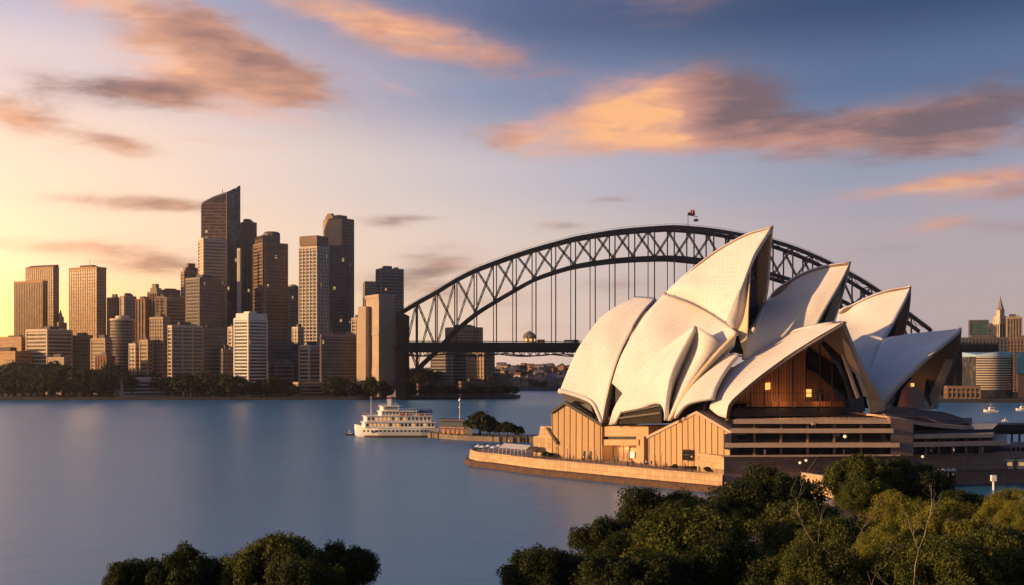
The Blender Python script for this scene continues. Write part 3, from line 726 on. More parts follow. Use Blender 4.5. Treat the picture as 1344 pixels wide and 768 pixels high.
fl_ = bpy.data.lights.new('foyer_light', 'POINT'); fl_.energy = 260; fl_.color = (1, .50, .18); fl_.shadow_soft_size = .8
fo_ = bpy.data.objects.new('foyer_light', fl_); COL.objects.link(fo_); fo_.parent = shH; fo_.location = on_wall(1205, 527, wh + dH * 4.5, dH) - WL[shH.name]
mb = MB(); mb.beam(on_wall(1240, 456, wh + dH * 6, dH), on_wall(1222, 534, wh + dH * 6, dH), .8, .8); part('mullion', mb, M_rib, shH)
tri = [[(1137, 505, 294), (1133, 485, 300), (1129, 464, 306)], [(1140, 503, 293.6), (1148, 478, 300.6), (1160, 448, 309)]]
ribbon('gable', tri[0], tri[1], M_tile, shH, .4)

# dark blocks behind and under the shells, added to stop see-through between them
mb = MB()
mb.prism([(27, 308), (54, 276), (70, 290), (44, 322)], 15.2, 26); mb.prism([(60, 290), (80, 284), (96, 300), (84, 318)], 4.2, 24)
part('gap_filler', mb, M_dark, OH)

# podium
w2 = lambda px, Y: (PX(px, Y).x, Y)
mb = MB(); mb.prism([w2(915, 273.5), w2(950, 264), w2(1345, 281), w2(1345, 308), w2(940, 308)], 3.9, lambda i: 8.4)
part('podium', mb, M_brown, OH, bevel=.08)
mb = MB(); a, b = PX(915, 273.42, 3.9), PX(950, 263.9, 3.9)
mb.slab([a, b, b + Vector((0, 0, 4.7)), a + Vector((0, 0, 4.7))], (.3, .35, 0)); part('podium_wall', mb, M_tans, OH, label='sunlit end wall of the podium')
mb = MB(); mb.prism([w2(948, 263.5), w2(1182, 266.5), w2(1182, 268), w2(948, 265)], 8.42, 8.75); part('coping', mb, M_band, OH)
def yz(py, Y): return zat(py, Y)
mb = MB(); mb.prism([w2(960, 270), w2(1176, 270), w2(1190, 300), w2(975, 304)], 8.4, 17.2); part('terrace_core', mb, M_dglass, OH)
for x0, x1, ya, yb, Y in ((963, 1169, 551, 556.5, 266.8), (959, 1173, 563, 568.6, 266), (952, 1181, 582, 587.6, 265)):
    mb = MB(); mb.prism([w2(x0, Y), w2(x1, Y + .3), w2(x1 + 4, 300), w2(x0 + 18, 300)], yz(yb, Y), yz(ya, Y)); part('terrace_band', mb, M_band, OH, bevel=.06)
# balustrades, one per terrace
for x0, x1, yb, yt, Y in ((966, 1168, 551, 546, 268.2), (962, 1171, 563, 559.2, 267.2), (956, 1178, 582, 577.6, 266.2)):
    mb = MB(); k = int((x1 - x0) / 8)
    for i in range(k + 1):
        p = P(x0 + (x1 - x0) * i / k, yb, Y); mb.box((p.x, p.y, (p.z + zat(yt, Y)) / 2), (.08, .08, zat(yt, Y) - p.z))
    mb.box(((PX(x0, Y).x + PX(x1, Y).x) / 2, Y, zat(yt, Y)), (PX(x1, Y).x - PX(x0, Y).x, .1, .1)); part('balustrade', mb, M_dark, OH)
for x, in ((990,), (1025,), (1060,), (1095,), (1130,)):
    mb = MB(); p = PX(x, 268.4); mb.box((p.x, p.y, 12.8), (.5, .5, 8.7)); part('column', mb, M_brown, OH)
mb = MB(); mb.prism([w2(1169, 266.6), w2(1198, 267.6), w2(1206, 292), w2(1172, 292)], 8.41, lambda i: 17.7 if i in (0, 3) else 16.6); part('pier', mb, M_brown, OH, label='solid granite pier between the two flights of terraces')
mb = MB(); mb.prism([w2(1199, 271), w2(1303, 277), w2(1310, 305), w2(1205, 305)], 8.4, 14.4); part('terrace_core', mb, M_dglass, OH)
for x0, x1, ya, yb, Y, Y2 in ((1199, 1304, 570.5, 576, 268, 273), (1199, 1322, 581, 587, 267.6, 274)):
    mb = MB(); mb.prism([w2(x0, Y), w2(x1, Y2), w2(x1, Y2 + 28), w2(x0, 300)], yz(yb, Y), yz(ya, Y)); part('terrace_band', mb, M_band, OH, bevel=.06)
# sweeping upper terrace of the farther hall
sw_ = [P(1166, 546, 268), P(1185, 549, 268.5), P(1210, 553.5, 270), P(1240, 557, 273), P(1274, 559.5, 278), P(1279, 561, 285)]
sp_ = spline(sw_, 16)
mb = MB(); mb.grid([[p - Vector((0, 0, .95)) for p in sp_], sp_]); mb.grid([sp_, [Vector((p.x - 4, p.y + 22, p.z + .3)) for p in sp_]]); part('terrace_band', mb, M_band, OH, label='sweeping upper terrace edge on the right', solid=.5)
mb = MB(); mb.prism([w2(1168, 272), w2(1272, 283), w2(1276, 312), w2(1180, 312)], 13.5, 15.6); part('terrace_core', mb, M_dark, OH)
mb = MB()
mb.slab([P(1150, 542, 281), P(1178, 534, 284), P(1240, 541, 292), P(1262, 548, 292), P(1272, 556, 288), P(1240, 556, 280), P(1166, 547, 274)], (2, 14, -1)); part('foyer_steps', mb, mat('step_granite', (.13, .085, .065), .8, .2, .4), OH)
mb = MB()
for k in range(6):
    f = k / 5; a = P(1156 + 6 * f, 542 + 3.5 * f, 282 - 6 * f); b = P(1234 + 26 * f, 543 + 8 * f, 291 - 4 * f); mb.beam(a, b, .5, .35)
part('step_edge', mb, M_brown, OH)
for x in (1215, 1232, 1250, 1268, 1286):
    mb = MB(); p = PX(x, 270.5 + (x - 1199) * .05); mb.box((p.x, p.y, 10.3), (.4, .4, 3.7)); part('column', mb, M_brown, OH)

# left side: panelled walls
nin = Vector((.77, .64, 0))
mb = MB(); mb.slab([P(724, 606, 316), P(790, 606, 305), P(790, 557.5, 305), P(742, 529, 313), P(735, 535, 314.2), P(724, 542, 316)], nin * 14); part('side_wall', mb, M_tan, OH, label='tall panelled side wall below the rounded shell')
mb = MB(); mb.beam(P(742, 528.6, 312.8), P(791, 558, 304.6), 1.2, .8); mb.beam(P(724, 541.5, 315.8), P(742, 529, 312.8), 1.2, .7); part('roof_edge', mb, M_dark, OH)
mb = MB(); mb.slab([P(700, 606, 321), P(724.6, 606, 316.6), P(724.6, 560, 316.6), P(709, 559.5, 319.4), P(707, 572, 319.8), P(700, 573, 321)], nin * 9); part('side_wall', mb, M_tans, OH, label='low stepped wall at the far left corner')
mb = MB(); mb.slab([P(716.5, 561, 317.5), P(719.5, 561, 317), P(732.5, 580, 314), P(731.5, 584, 314.2)], (-.25, -.2, 0)); part('slot', mb, M_dark, OH)
mb = MB(); mb.slab([P(853, 612, 291), P(958, 612, 268), P(958, 570, 268), P(914, 543, 277), P(853, 575, 291)], nin * 12); part('side_wall', mb, M_tan, OH, label='gabled panelled side wall')
mb = MB()
mb.slab([P(848.5, 576, 291.6), P(914, 543, 276.6), P(914, 539.5, 276.6), P(848, 572.5, 291.6)], nin * 13); part('roof', mb, M_band, OH)
mb = MB()
mb.slab([P(914, 543, 276.6), P(961, 571, 266.8), P(961.5, 567.5, 266.8), P(914, 539.5, 276.6)], nin * 13); part('roof', mb, M_band, OH)
mb = MB(); mb.slab([P(897, 590.5, 279.6), P(906, 590.5, 277.8), P(906, 604, 277.8), P(897, 604, 279.6)], (-.25, -.2, 0)); wn = part('window', mb, M_bglass, OH)
mb = MB()
for a, b in (((897, 590.5), (897, 604)), ((906, 590.5), (906, 604)), ((897, 590.5), (906, 590.5)), ((897, 597), (906, 597))):
    f = lambda q: 279.2 - (q - 897) / 9 * 1.8
    mb.beam(P(a[0], a[1], f(a[0])), P(b[0], b[1], f(b[0])), .22, .22)
part('frame', mb, M_dark, wn)
for x in (764, 772):
    mb = MB(); f = lambda q: 316 - (q - 724) / 66 * 11 - .1
    mb.slab([P(x, 592, f(x)), P(x + 4, 592, f(x + 4)), P(x + 4, 603, f(x + 4)), P(x, 603, f(x))], (-.2, -.16, 0)); part('window', mb, M_bglass, OH)
# entrance between the two walls
ye = lambda q, o=0: 306 - (q - 790) / 63 * 13 + o
def ew(x0, x1, y0, y1, o, dp, nm, m, lab=None):
    mb = MB(); mb.slab([P(x0, y0, ye(x0, o)), P(x1, y0, ye(x1, o)), P(x1, y1, ye(x1, o)), P(x0, y1, ye(x0, o))], nin * dp); return part(nm, mb, m, OH, label=lab)
ew(788, 851, 559.5, 573, 0, 12, 'entrance_beam', mat('plain_granite', (.54, .345, .18), .75, .1, .3))
ew(789, 836, 573, 577, 1.2, 8, 'slot', M_dark)
ew(789, 838, 577, 584.5, -.3, 9, 'entrance_beam', MATS['plain_granite'])
ew(835, 845, 573, 612, .2, 10, 'pier', MATS['plain_granite']); ew(845, 854, 572, 612, 1.6, 10, 'pier', M_brown)
ew(790, 836, 584.5, 612, 5, 2, 'entrance_wall', mat('foyer_wall', (.58, .37, .20), .6, .15, .5))
for x0, x1 in ((798, 803), (805.5, 811), (813, 818.5), (820.5, 826)): ew(x0, x1 - .6, 586, 604, 4.4, .4, 'window', mat('foyer_glass', (.22, .12, .055), .3, .2, 1, emit=(1, .48, .18), estr=.16))
ew(793.5, 797, 594, 601, 4.0, .3, 'lit_panel', M_lampw); ew(827, 832, 593, 601, 4.0, .3, 'lit_panel', M_lampw)
el_ = bpy.data.lights.new('entrance_light', 'POINT'); el_.energy = 260; el_.color = (1, .55, .24); el_.shadow_soft_size = .5
eo = bpy.data.objects.new('entrance_light', el_); COL.objects.link(eo); eo.location = P(813, 589, ye(813, 2.2)); eo.parent = OH; eo.matrix_parent_inverse = Matrix.Translation(-Vector(OH.location))
mb = MB(); mb.slab([P(960, 590, 266.4), P(960, 568, 266.4), P(951, 570, 268.2), P(951, 590, 268.2)], nin * 2); part('corner_window', mb, M_dglass, OH)

# ------------------------------------------------------------------ arch bridge
YB = lambda px: 985 + (px - 510) / 750.0 * 75
UP = [(521, 414), (537, 403), (566, 388), (591, 372), (616, 358), (645, 346.5), (667, 338.5), (692, 330), (722, 321.5), (760, 311.5), (807, 304), (845, 300), (885, 298), (925, 300.5), (960, 306), (1012, 316), (1050, 328), (1086, 344), (1120, 362), (1153, 382), (1190, 410), (1222, 434)]
LO = [(505, 522), (522, 508), (545, 488), (567, 468), (594, 440), (614, 420), (644, 400), (669, 386), (694, 370), (722, 359), (760, 348), (800, 342), (845, 338.5), (885, 338), (925, 341.5), (960, 347), (1013, 360), (1060, 374), (1112, 398), (1150, 422), (1190, 452), (1222, 480), (1262, 520)]
def itp(tab, px):
    for (a, b), (c, d) in zip(tab[:-1], tab[1:]):
        if a <= px <= c: return b + (d - b) * (px - a) / (c - a)
    return tab[-1][1] if px > tab[-1][0] else tab[0][1]
BR = thing('arch_bridge', 'dark steel truss arch bridge spanning the harbour behind the opera house', 'bridge', P(885, 520, 1022))
bdir = (PX(1200, YB(1200)) - PX(530, YB(530))).normalized(); bn = Vector((-bdir.y, bdir.x, 0))
DK = 52.0
panels = [522 + i * (1222 - 522) / 27.0 for i in range(28)]
def pt(tab, px, k): return P(px, itp(tab, px), YB(px)) + bn * (23.0 * k)
for k in (0, 1):
    up = spline([pt(UP, q, k) for q in panels], 90); lo = spline([pt(LO, q, k) for q in [505] + panels + [1262]], 90)
    for nm, ln, h in (('upper_chord', up, 3.5), ('lower_chord', lo, 3.6)):
        mb = MB()
        for a, b in zip(ln[:-1], ln[1:]): mb.beam(a, b + (b - a) * .05, 1.9, h)
        part(nm, mb, M_steel, BR)
    if k == 0:
        mb = MB()
        for a, b in zip(up[:-1], up[1:]): mb.beam(a + Vector((0, 0, 3.0)), b + Vector((0, 0, 3.0)), .25, .25)
        for a in up[::2]: mb.beam(a + Vector((0, 0, 1.2)), a + Vector((0, 0, 3.1)), .2, .2)
        part('walkway_rail', mb, M_steel, BR)
    for i, q in enumerate(panels):
        u, l = pt(UP, q, k), pt(LO, q, k); mb = MB(); w = 2.1
        mb.beam(u, l, 1.0, w)
        part('truss_post', mb, M_steel, BR)
        if i < 27:
            q2 = panels[i + 1]; mb = MB()
            if (i < 13) != (k == 1): a, b = pt(UP, q, k), pt(LO, q2, k)
            else: a, b = pt(LO, q, k), pt(UP, q2, k)
            d = (b - a); s = d.cross(bn).normalized() * .62
            mb.beam(a + s, b + s, .7, .85); mb.beam(a - s, b - s, .7, .85)
            for j in range(7): mb.beam(a + d * (j / 7) + s, a + d * ((j + 1) / 7) - s, .25, .25)
            part('diagonal_brace', mb, M_steel, BR)
        if l.z > DK + 3:
            mb = MB(); mb.tube([l, Vector((l.x, l.y, DK))], .55 if k == 0 else .42, None, 6); part('hanger', mb, M_steel, BR)
for i, q in enumerate(panels):
    for tab in (UP, LO):
        if i < 27:
            mb = MB(); a0, a1, b0, b1 = pt(tab, q, 0), pt(tab, q, 1), pt(tab, panels[i + 1], 0), pt(tab, panels[i + 1], 1)
            mb.beam(a0, a1, .8, 1.0); mb.beam(a0, b1, .4, .4); mb.beam(a1, b0, .4, .4); part('cross_bracing', mb, M_steel, BR)
# deck with its stiffening truss
dl = [PX(q, YB(q), DK) + bn * 11 for q in (519, 700, 900, 1100, 1300)]
mb = MB()
for a, b in zip(dl[:-1], dl[1:]): mb.beam(a - Vector((0, 0, 1.2)), b - Vector((0, 0, 1.2)), 49, 2.4)
for k in (-24.2, 24.2):
    for a, b in zip(dl[:-1], dl[1:]): mb.beam(a + bn * k - Vector((0, 0, 4.2)), b + bn * k - Vector((0, 0, 4.2)), .8, 8.0)
part('deck', mb, M_steel, BR)
for k in (-14.2, 36.2):
    mb = MB(); qs = [519 + i * 781 / 72. for i in range(73)]; top = [PX(q, YB(q), DK - 2.2) + bn * k for q in qs]
    for i in range(72):
        dp = Vector((0, 0, 7.4 + 2.2 * abs(sin(i * pi / 6.5))))
        mb.beam(top[i] - dp, top[i + 1] - Vector((0, 0, 7.4 + 2.2 * abs(sin((i + 1) * pi / 6.5)))), .9, 1.1); mb.beam(top[i], top[i] - dp, .6, .6)
        mb.beam(top[i], top[i + 1] - dp, .6, .7) if i % 2 else mb.beam(top[i] - dp, top[i + 1], .6, .7)
    part('deck_truss', mb, M_steel, BR)
    mb = MB()
    for i in range(72):
        a, b = top[i] + Vector((0, 0, 2.6)), top[i + 1] + Vector((0, 0, 2.6)); mb.beam(a + Vector((0, 0, 1.3)), b + Vector((0, 0, 1.3)), .18, .18); mb.beam(a, a + Vector((0, 0, 1.3)), .15, .15); mb.beam(a + Vector((0, 0, .6)), b + Vector((0, 0, .6)), .1, .5)
    part('railing', mb, M_steel, BR)
mb = MB(); a = PX(518, YB(518), 0); mb.prism([(a.x + .5, a.y + 6), (a.x + 9, a.y + 6), (a.x + 9, a.y + 45), (a.x + .5, a.y + 45)], 2, 78); part('abutment', mb, mat('abutment_stone', (.012, .011, .011), .95, .2, .1, spec=.05), BR)
mb = MB(); a = PX(1262, YB(1262), 0); mb.prism([(a.x - 8, a.y - 6), (a.x + 12, a.y - 6), (a.x + 12, a.y + 40), (a.x - 8, a.y + 40)], -3, 50); part('abutment', mb, MATS['abutment_stone'], BR)
# summit mast with flags, crane-like gantry
fm = thing('flagpole', 'flagpole with two small flags on the crown of the steel arch', 'flagpole', P(903, 299, 1024))
b0 = P(903, 299, 1024); mb = MB(); mb.tube([b0, b0 + Vector((0, 0, 14.5))], .32, .22, 8); part('pole', mb, M_steel, fm)
def flag(o, w, h, m, nm):
    mb = MB(); N = 10; mb.grid([[o + Vector((w * i / N, .5 * sin(i * .9), -h * j - .5 * i / N + .3 * sin(i * .8))) for i in range(N + 1)] for j in range(2)]); part(nm, mb, m, fm, solid=.1)
mb = MB(); mb.beam(b0 + Vector((-1, 0, 12)), b0 + Vector((9, 0, 10.2)), .5, .5); mb.box(b0 + Vector((7.5, 0, 7)), (4, 1, 2.2)); mb.beam(b0 + Vector((7.5, 0, 10.4)), b0 + Vector((7.5, 0, 6.5)), .3, .3); part('gantry', mb, M_steel, fm)
mb = MB(); mb.tube([b0 + Vector((6.2, 0, 10.5)), b0 + Vector((6.2, 0, 26))], .14, .1, 6); part('pole', mb, M_white, fm)
flag(b0 + Vector((.3, 0, 14.3)), 6.5, 2.6, M_steel, 'flag'); flag(b0 + Vector((2.4, 0, 17)), 3.8, 4.5, mat('flag_cloth', (.45, .12, .10), .8, .2, 1), 'flag')

# granite pylon
PY = thing('bridge_pylon', 'tan granite bridge pylon standing at the left foot of the steel arch', 'bridge pylon', PX(495, 1008))
def facing(px): return atan(-(px - CX) / F)
def rect(x0, xc, x1, Y, phi=0.0, D=30.0, kc=None):
    """plan rectangle: near corner at (xc, Y); right face reaches x1, left face reaches x0"""
    k, k0, k1 = (xc - CX) / F, (x0 - CX) / F, (x1 - CX) / F; th = atan(-k) + phi; Cx = k * Y
    if x1 > xc: a = (k1 * Y - Cx) / (cos(th) - k1 * sin(th))
    else: a = D
    if xc > x0: b = (Cx - k0 * Y) / (sin(th) + k0 * cos(th))
    else: b = D
    c = Vector((Cx, Y, 0)); d1 = Vector((cos(th), sin(th), 0)); d2 = Vector((-sin(th), cos(th), 0))
    return c, d1, d2, a, b
def foot(r, o=0.0, ia=(0, 1), ib=(0, 1)):
    c, d1, d2, a, b = r
    q = [(ia[0], ib[0]), (ia[1], ib[0]), (ia[1], ib[1]), (ia[0], ib[1])]; g = [(-1, -1), (1, -1), (1, 1), (-1, 1)]
    return [(v.x, v.y) for v in (c + d1 * (a * u + o * s) + d2 * (b * w + o * t) for (u, w), (s, t) in zip(q, g))]
r1 = rect(472, 497, 518, 1010, radians(24))
mb = MB(); mb.prism(foot(r1), 2, zat(438, 1010)); part('shaft', mb, M_stone, PY, bevel=.4)
r2 = rect(476, 497.2, 518.2, 1009.4, radians(24))
mb = MB(); mb.prism(foot(r2, .1, (.0, 1), (0, .8)), zat(440, 1010), zat(389, 1010)); part('tower', mb, M_stone, PY, bevel=.4)
mb = MB(); mb.prism(foot(r2, .7, (.0, 1), (0, .8)), zat(391, 1010), zat(386, 1010)); part('cornice', mb, M_stone, PY, bevel=.3)
mb = MB(); mb.prism(foot(r1, .5), zat(440, 1010), zat(437, 1010)); part('cornice', mb, M_stone, PY, bevel=.3)
mb = MB(); mb.prism(foot(rect(468, 480, 490, 1022, radians(45))), 2, zat(418, 1022)); mb.prism(foot(rect(470, 480, 490, 1021, radians(45))), 30, zat(402, 1021)); part('rear_shaft', mb, M_stone, PY)
mb = MB(); mb.slab([PX(508, 1000, 2.6), PX(519, 1000, 2.6), PX(519, 1000, 13)], (8, 30, 0)); part('buttress', mb, M_stone, PY)

# ------------------------------------------------------------------ city towers
GZ = {
 'brown': glazing_mat('brown_glazing', (.052, .034, .024), (.17, .115, .075), rough=.12),
 'blue': glazing_mat('blue_glazing', (.016, .024, .040), (.09, .12, .16), rough=.1),
 'dark': glazing_mat('dark_glazing', (.026, .024, .028), (.10, .09, .085), litp=.004),
 'gold': glazing_mat('glow_gold_glazing', (.13, .065, .020), (.30, .17, .06), litp=0),  # golden glow of the left sky put into the glass colour
 'green': glazing_mat('green_glazing', (.03, .08, .055), (.06, .13, .09), litp=0),
 'sky': glazing_mat('pale_glazing', (.09, .12, .14), (.22, .25, .27), litp=.003)}
CL_ = {'gold': mat('haze_gold_cladding', (.46, .235, .07), .7, .12, .05), 'tan': mat('tan_cladding', (.40, .28, .17), .75, .12, .05), 'cream': mat('cream_cladding', (.56, .45, .33), .7, .1, .05), 'grey': mat('grey_cladding', (.24, .20, .17), .75, .12, .05),  # gold one carries the orange haze of the far left in its colour
       'brown': mat('brown_cladding', (.215, .135, .085), .75, .15, .05), 'white': mat('white_cladding', (.68, .62, .54), .65, .08, .05), 'red': mat('brick_cladding', (.22, .085, .05), .85, .15, .05), 'slate': mat('slate_cladding', (.11, .10, .10), .6, .15, .05)}
M_roof = mat('roof_felt', (.12, .10, .09), .9, .2, .1)
rt = random.Random(3)
def tower(label, x0, xc, x1, yt, Y, phi=None, style='bands', glz='brown', cl='tan', D=32, fl=3.7, bay=3.4, z0=2.0, bw=.5, pw=.3, cap=None, plant=True, mast=False, name='office_tower', zb=None, group=None, crown=None):
    if phi is None: phi = 0.0
    r = rect(x0, xc, x1, Y, radians(phi), D); c, d1, d2, a, b = r; zt = zat(yt, Y)
    o = thing(name, label, 'building', (c.x, c.y, z0), group)
    base = z0 if zb is None else zb
    mb = MB(); mb.prism(foot(r), base, zt - .3); part('glazing', mb, GZ[glz], o)
    mb = MB(); n = max(1, int((zt - base) / fl)); h = (zt - base) / n
    if style in ('bands', 'grid'):
        for i in range(n): mb.prism(foot(r, .35), base + h * i + .01, base + h * i + fl * bw)
    if style in ('piers', 'grid'):
        for dd, L, other, dep in ((d1, a, -d2, 0), (d2, b, -d1, 0), (d2, b, d1, a), (d1, a, d2, b)):
            k = max(1, int(L / bay)); st = L / k; off = other
            for i in range(k + 1):
                q = c + dd * (st * i) + (d1 * dep if dd is d2 else d2 * dep) + off * .22
                mb.box((q.x, q.y, (base + zt) / 2), (bay * pw, bay * pw * .9, zt - base - .02), atan2(d1.y, d1.x))
    if style == 'bands':
        for s, w in ((0, 0), (1, 0), (1, 1), (0, 1)):
            q = c + d1 * (a * s) + d2 * (b * w); mb.box((q.x, q.y, (base + zt) / 2), (1.5, 1.5, zt - base - .05), atan2(d1.y, d1.x))
    part('facade', mb, CL_[cl], o)
    mb = MB(); mb.prism(foot(r, .55), zt - 1.4, zt + .9); part('parapet', mb, CL_[cap or cl], o)
    if plant:
        mb = MB(); u0, w0 = rt.uniform(.12, .3), rt.uniform(.12, .3); ph = rt.uniform(2.5, 5)
        mb.prism(foot(r, 0, (u0, u0 + rt.uniform(.35, .5)), (w0, w0 + .45)), zt + .5, zt + ph); part('roof_plant', mb, M_roof, o)
        mb = MB(); q = c + d1 * (a * .75) + d2 * (b * .3); mb.box((q.x, q.y, zt + 1.7), (min(5, a * .2), min(5, b * .2), 2.4), atan2(d1.y, d1.x)); part('lift_housing', mb, CL_[cl], o)
    if mast:
        mb = MB(); q = c + d1 * (a * .45) + d2 * (b * .4); mb.tube([(q.x, q.y, zt), (q.x, q.y, zt + 11)], .35, .12, 6); part('mast', mb, M_steel, o)
    return o, r, zt

T = tower
# far left, in the glow
T('wide golden brown office block at the far left edge of the skyline', 19, 56, 62, 369, 1290, 44, 'piers', 'gold', 'gold', bay=2.6, pw=.22, plant=False)
o, r, zt = T('taller golden tower rising behind the wide golden block at far left', 34, 70, 77, 351, 1400, 44, 'grid', 'gold', 'gold', bw=.2, pw=.15, plant=False)
mb = MB(); q = foot(r); mb.prism(q, zt - .2, lambda i: zt + (4.5 if i in (1, 2) else 1.2)); part('sloping_roof', mb, CL_['brown'], o)
T('broad round cornered golden tower with a mast, standing alone left of the skyline', 91, 127, 139, 351, 1250, 44, 'grid', 'gold', 'gold', bw=.3, pw=.12, mast=True)
o, r, zt = T('small pale stepped tower with a spire between two golden towers', 72, 77, 87, 424, 1400, 35, 'grid', 'brown', 'tan', plant=False)
mb = MB(); mb.prism(foot(r, 0, (.2, .8), (.2, .8)), zt, zt + 8); mb.lathe((r[0] + r[1] * r[3] * .5 + r[2] * r[4] * .5), [(3, zt + 8), (1.5, zt + 13), (.1, zt + 18)], 8); part('spire', mb, CL_['tan'], o)
T('low pale terrace block at the left edge of the shore', -6, 28, 37, 443, 1190, 42, 'bands', 'gold', 'gold', name='apartment_block')
T('low hazy block at far left with a flat dark roof', -40, 20, 40, 462, 1120, 42, 'bands', 'gold', 'gold', name='apartment_block')
T('banded pale apartment block in front of the broad golden tower', 35, 62, 94, 433, 1130, 38, 'bands', 'brown', 'cream', bw=.42, name='apartment_block')
T('dark squat block below the broad golden tower', 94, 116, 121, 441, 1160, 42, 'grid', 'brown', 'brown', name='apartment_block')
T('small white roofed block right of the dark squat block', 120, 138, 145, 445, 1120, 40, 'bands', 'brown', 'tan', name='apartment_block')
T('slim grey brown tower standing left of the glassy tower with a gold edge', 141, 153, 158, 391, 1330, 42, 'grid', 'brown', 'brown', bw=.3)
T('pale glassy tower with a bright gold left edge', 158, 163, 178, 389, 1300, 40, 'bands', 'sky', 'tan', bw=.25)
o, r, zt = T('round pale apartment tower with close banding in front of the glassy tower', 146, 146, 177, 424, 1140, 0, 'bands', 'brown', 'grey', name='apartment_tower', plant=False)
for ch in list(o.children): bpy.data.objects.remove(ch)
cc = PX(161, 1155); R = 12.2; zt = zat(419, 1140)
mb = MB(); mb.lathe(cc, [(R, 2), (R, zt)], 28); part('glazing', mb, GZ['brown'], o, smooth=False)
mb = MB()
for i in range(int((zt - 2) / 3.3)): mb.lathe(cc, [(R + .5, 2.2 + i * 3.3), (R + .5, 3.7 + i * 3.3)], 28)
part('facade', mb, CL_['grey'], o); mb = MB(); mb.lathe(cc, [(R + .8, zt - 1), (R + .8, zt + 1), (R * .6, zt + 1.2), (R * .6, zt + 4), (1, zt + 5)], 28); part('roof', mb, CL_['cream'], o)
T('plain dark red brown tower between the round tower and the gold stepped tower', 179, 191, 198, 393, 1190, 40, 'piers', 'brown', 'red', bay=4, bw=.3)
o, r, zt = T('gold stepped tower with ribbed crown left of the slanted roof tower', 194, 206, 214, 384, 1330, 60, 'piers', 'gold', 'tan', bay=3, plant=False)
mb = MB(); mb.prism(foot(r, 0, (.1, .9), (.1, .8)), zt, zt + 6); mb.prism(foot(r, 0, (.25, .8), (.3, .7)), zt, zt + 11); part('crown', mb, CL_['tan'], o)
T('squat red brown block behind the gold stepped tower', 208, 208, 236, 381, 1390, 0, 'bands', 'brown', 'red')
T('orange lit narrow block in front of the squat red brown block', 205, 216, 220, 390, 1260, 65, 'grid', 'brown', 'tan', bw=.3)
T('grey glassy block with dark windows above the white grid apartment block', 218, 219, 244, 391, 1240, 15, 'bands', 'blue', 'grey', bw=.4)
T('slim grid apartment tower left of the wide white framed block', 197, 214, 222, 417, 1110, 45, 'grid', 'brown', 'tan', bw=.35, pw=.2, name='apartment_tower')
T('wide white framed apartment block with tall vertical bays near the shore', 221, 226, 266, 428, 1080, 20, 'grid', 'brown', 'cream', bay=9.5, pw=.10, bw=.28, name='apartment_block')
o, r, zt = T('gold sided tower with stepped dark crown left of the slanted roof tower', 238, 242, 262, 356, 1300, 25, 'grid', 'brown', 'tan', bw=.4, plant=False)
mb = MB(); mb.prism(foot(r, 0, (.1, .95), (.05, .9)), zt, zt + 5); mb.prism(foot(r, 0, (.3, .75), (.2, .8)), zt + 4, zt + 10); part('crown', mb, CL_['brown'], o)
T('broad grey tower with fine vertical lines below the slanted roof tower', 244, 262, 293, 365, 1170, 38, 'grid', 'brown', 'grey', bay=2.6, bw=.38, pw=.22)
T('banded block at the foot of the broad grey tower', 262, 264, 294, 432, 1100, 15, 'bands', 'dark', 'grey', bw=.3, name='apartment_block')
# slanted roof tower
ST = thing('office_tower', 'tallest tower of the skyline with a sharp slanted roof', 'building', PX(290, 1240, 2))
Y = 1240; pts = [(264, 470), (297, 470), (297, 253), (290, 255), (280, 258.5), (270, 263), (266, 266), (264, 270)]
mb = MB(); mb.slab([P(a, b, Y) for a, b in pts], (-9, 34, 0)); part('main_slab', mb, GZ['brown'], ST)
mb = MB()
for i in range(48):
    z = zat(470, Y) + i * 3.7; py = HY - (z - CAMZ) * F / Y
    if py > 266 - 0: mb.slab([P(263.8, py, Y - .3), P(297, py, Y - .3), P(297, py - 1.2, Y - .3), P(263.8, py - 1.2, Y - .3)], (0, .28, 0))
part('spandrel', mb, CL_['brown'], ST)
mb = MB(); mb.slab([P(297.6, 470, Y - 3), P(315.5, 470, Y + 8), P(315.5, 243, Y + 8), P(306, 248, Y + 3), P(297.6, 252, Y - 3)], (-9, 26, 0)); part('wing', mb, GZ['dark'], ST)
mb = MB(); mb.beam(P(297.3, 470, Y - 3.2), P(297.3, 252, Y - 3.2), .9, .9); part('edge_fin', mb, CL_['tan'], ST)
mb = MB(); mb.slab([P(264.2, 270, Y - .5), P(266, 265, Y - .5), P(280, 257.7, Y - .5), P(297, 252, Y - .5), P(297, 254, Y - .5), P(280, 259.7, Y - .5), P(266, 267.5, Y - .5)], (-9, 35, 0)); part('roof_edge', mb, CL_['grey'], ST)
mb = MB(); mb.tube([P(292, 256, Y + 14), P(292, 247, Y + 14)], .4, .2, 6); part('mast', mb, M_steel, ST)
T('cream banded slab standing against the slanted roof tower', 261, 267.5, 297, 313, 1215, 14, 'bands', 'gold', 'cream', bw=.5, plant=False)
o, r, zt = T('thin white lit concrete shaft right of the slanted roof tower', 312, 314.8, 316, 327, 1205, 60, 'piers', 'brown', 'white', bay=1.2, pw=.7, plant=False, name='lift_shaft')
T('dark tower with tall vertical ribs behind the thin white shaft', 314, 320, 336, 292, 1270, 18, 'piers', 'dark', 'brown', bay=3, pw=.4)
o, r, zt = T('brown banded tower with a rounded dark cap left of the gold sided tower', 333, 345, 377, 319, 1200, 20, 'bands', 'brown', 'brown', bw=.42, plant=False)
mb = MB(); mb.prism(foot(r, -.5, (.0, .72), (.05, .95)), zt, zt + 9); part('upper_storey', mb, GZ['brown'], o)
mb = MB(); mb.lathe(r[0] + r[1] * r[3] * .55 + r[2] * r[4] * .5, [(9.5, zt), (9.5, zt + 12.5), (8, zt + 14), (7, zt + 14.5)], 10); part('cap', mb, CL_['slate'], o)
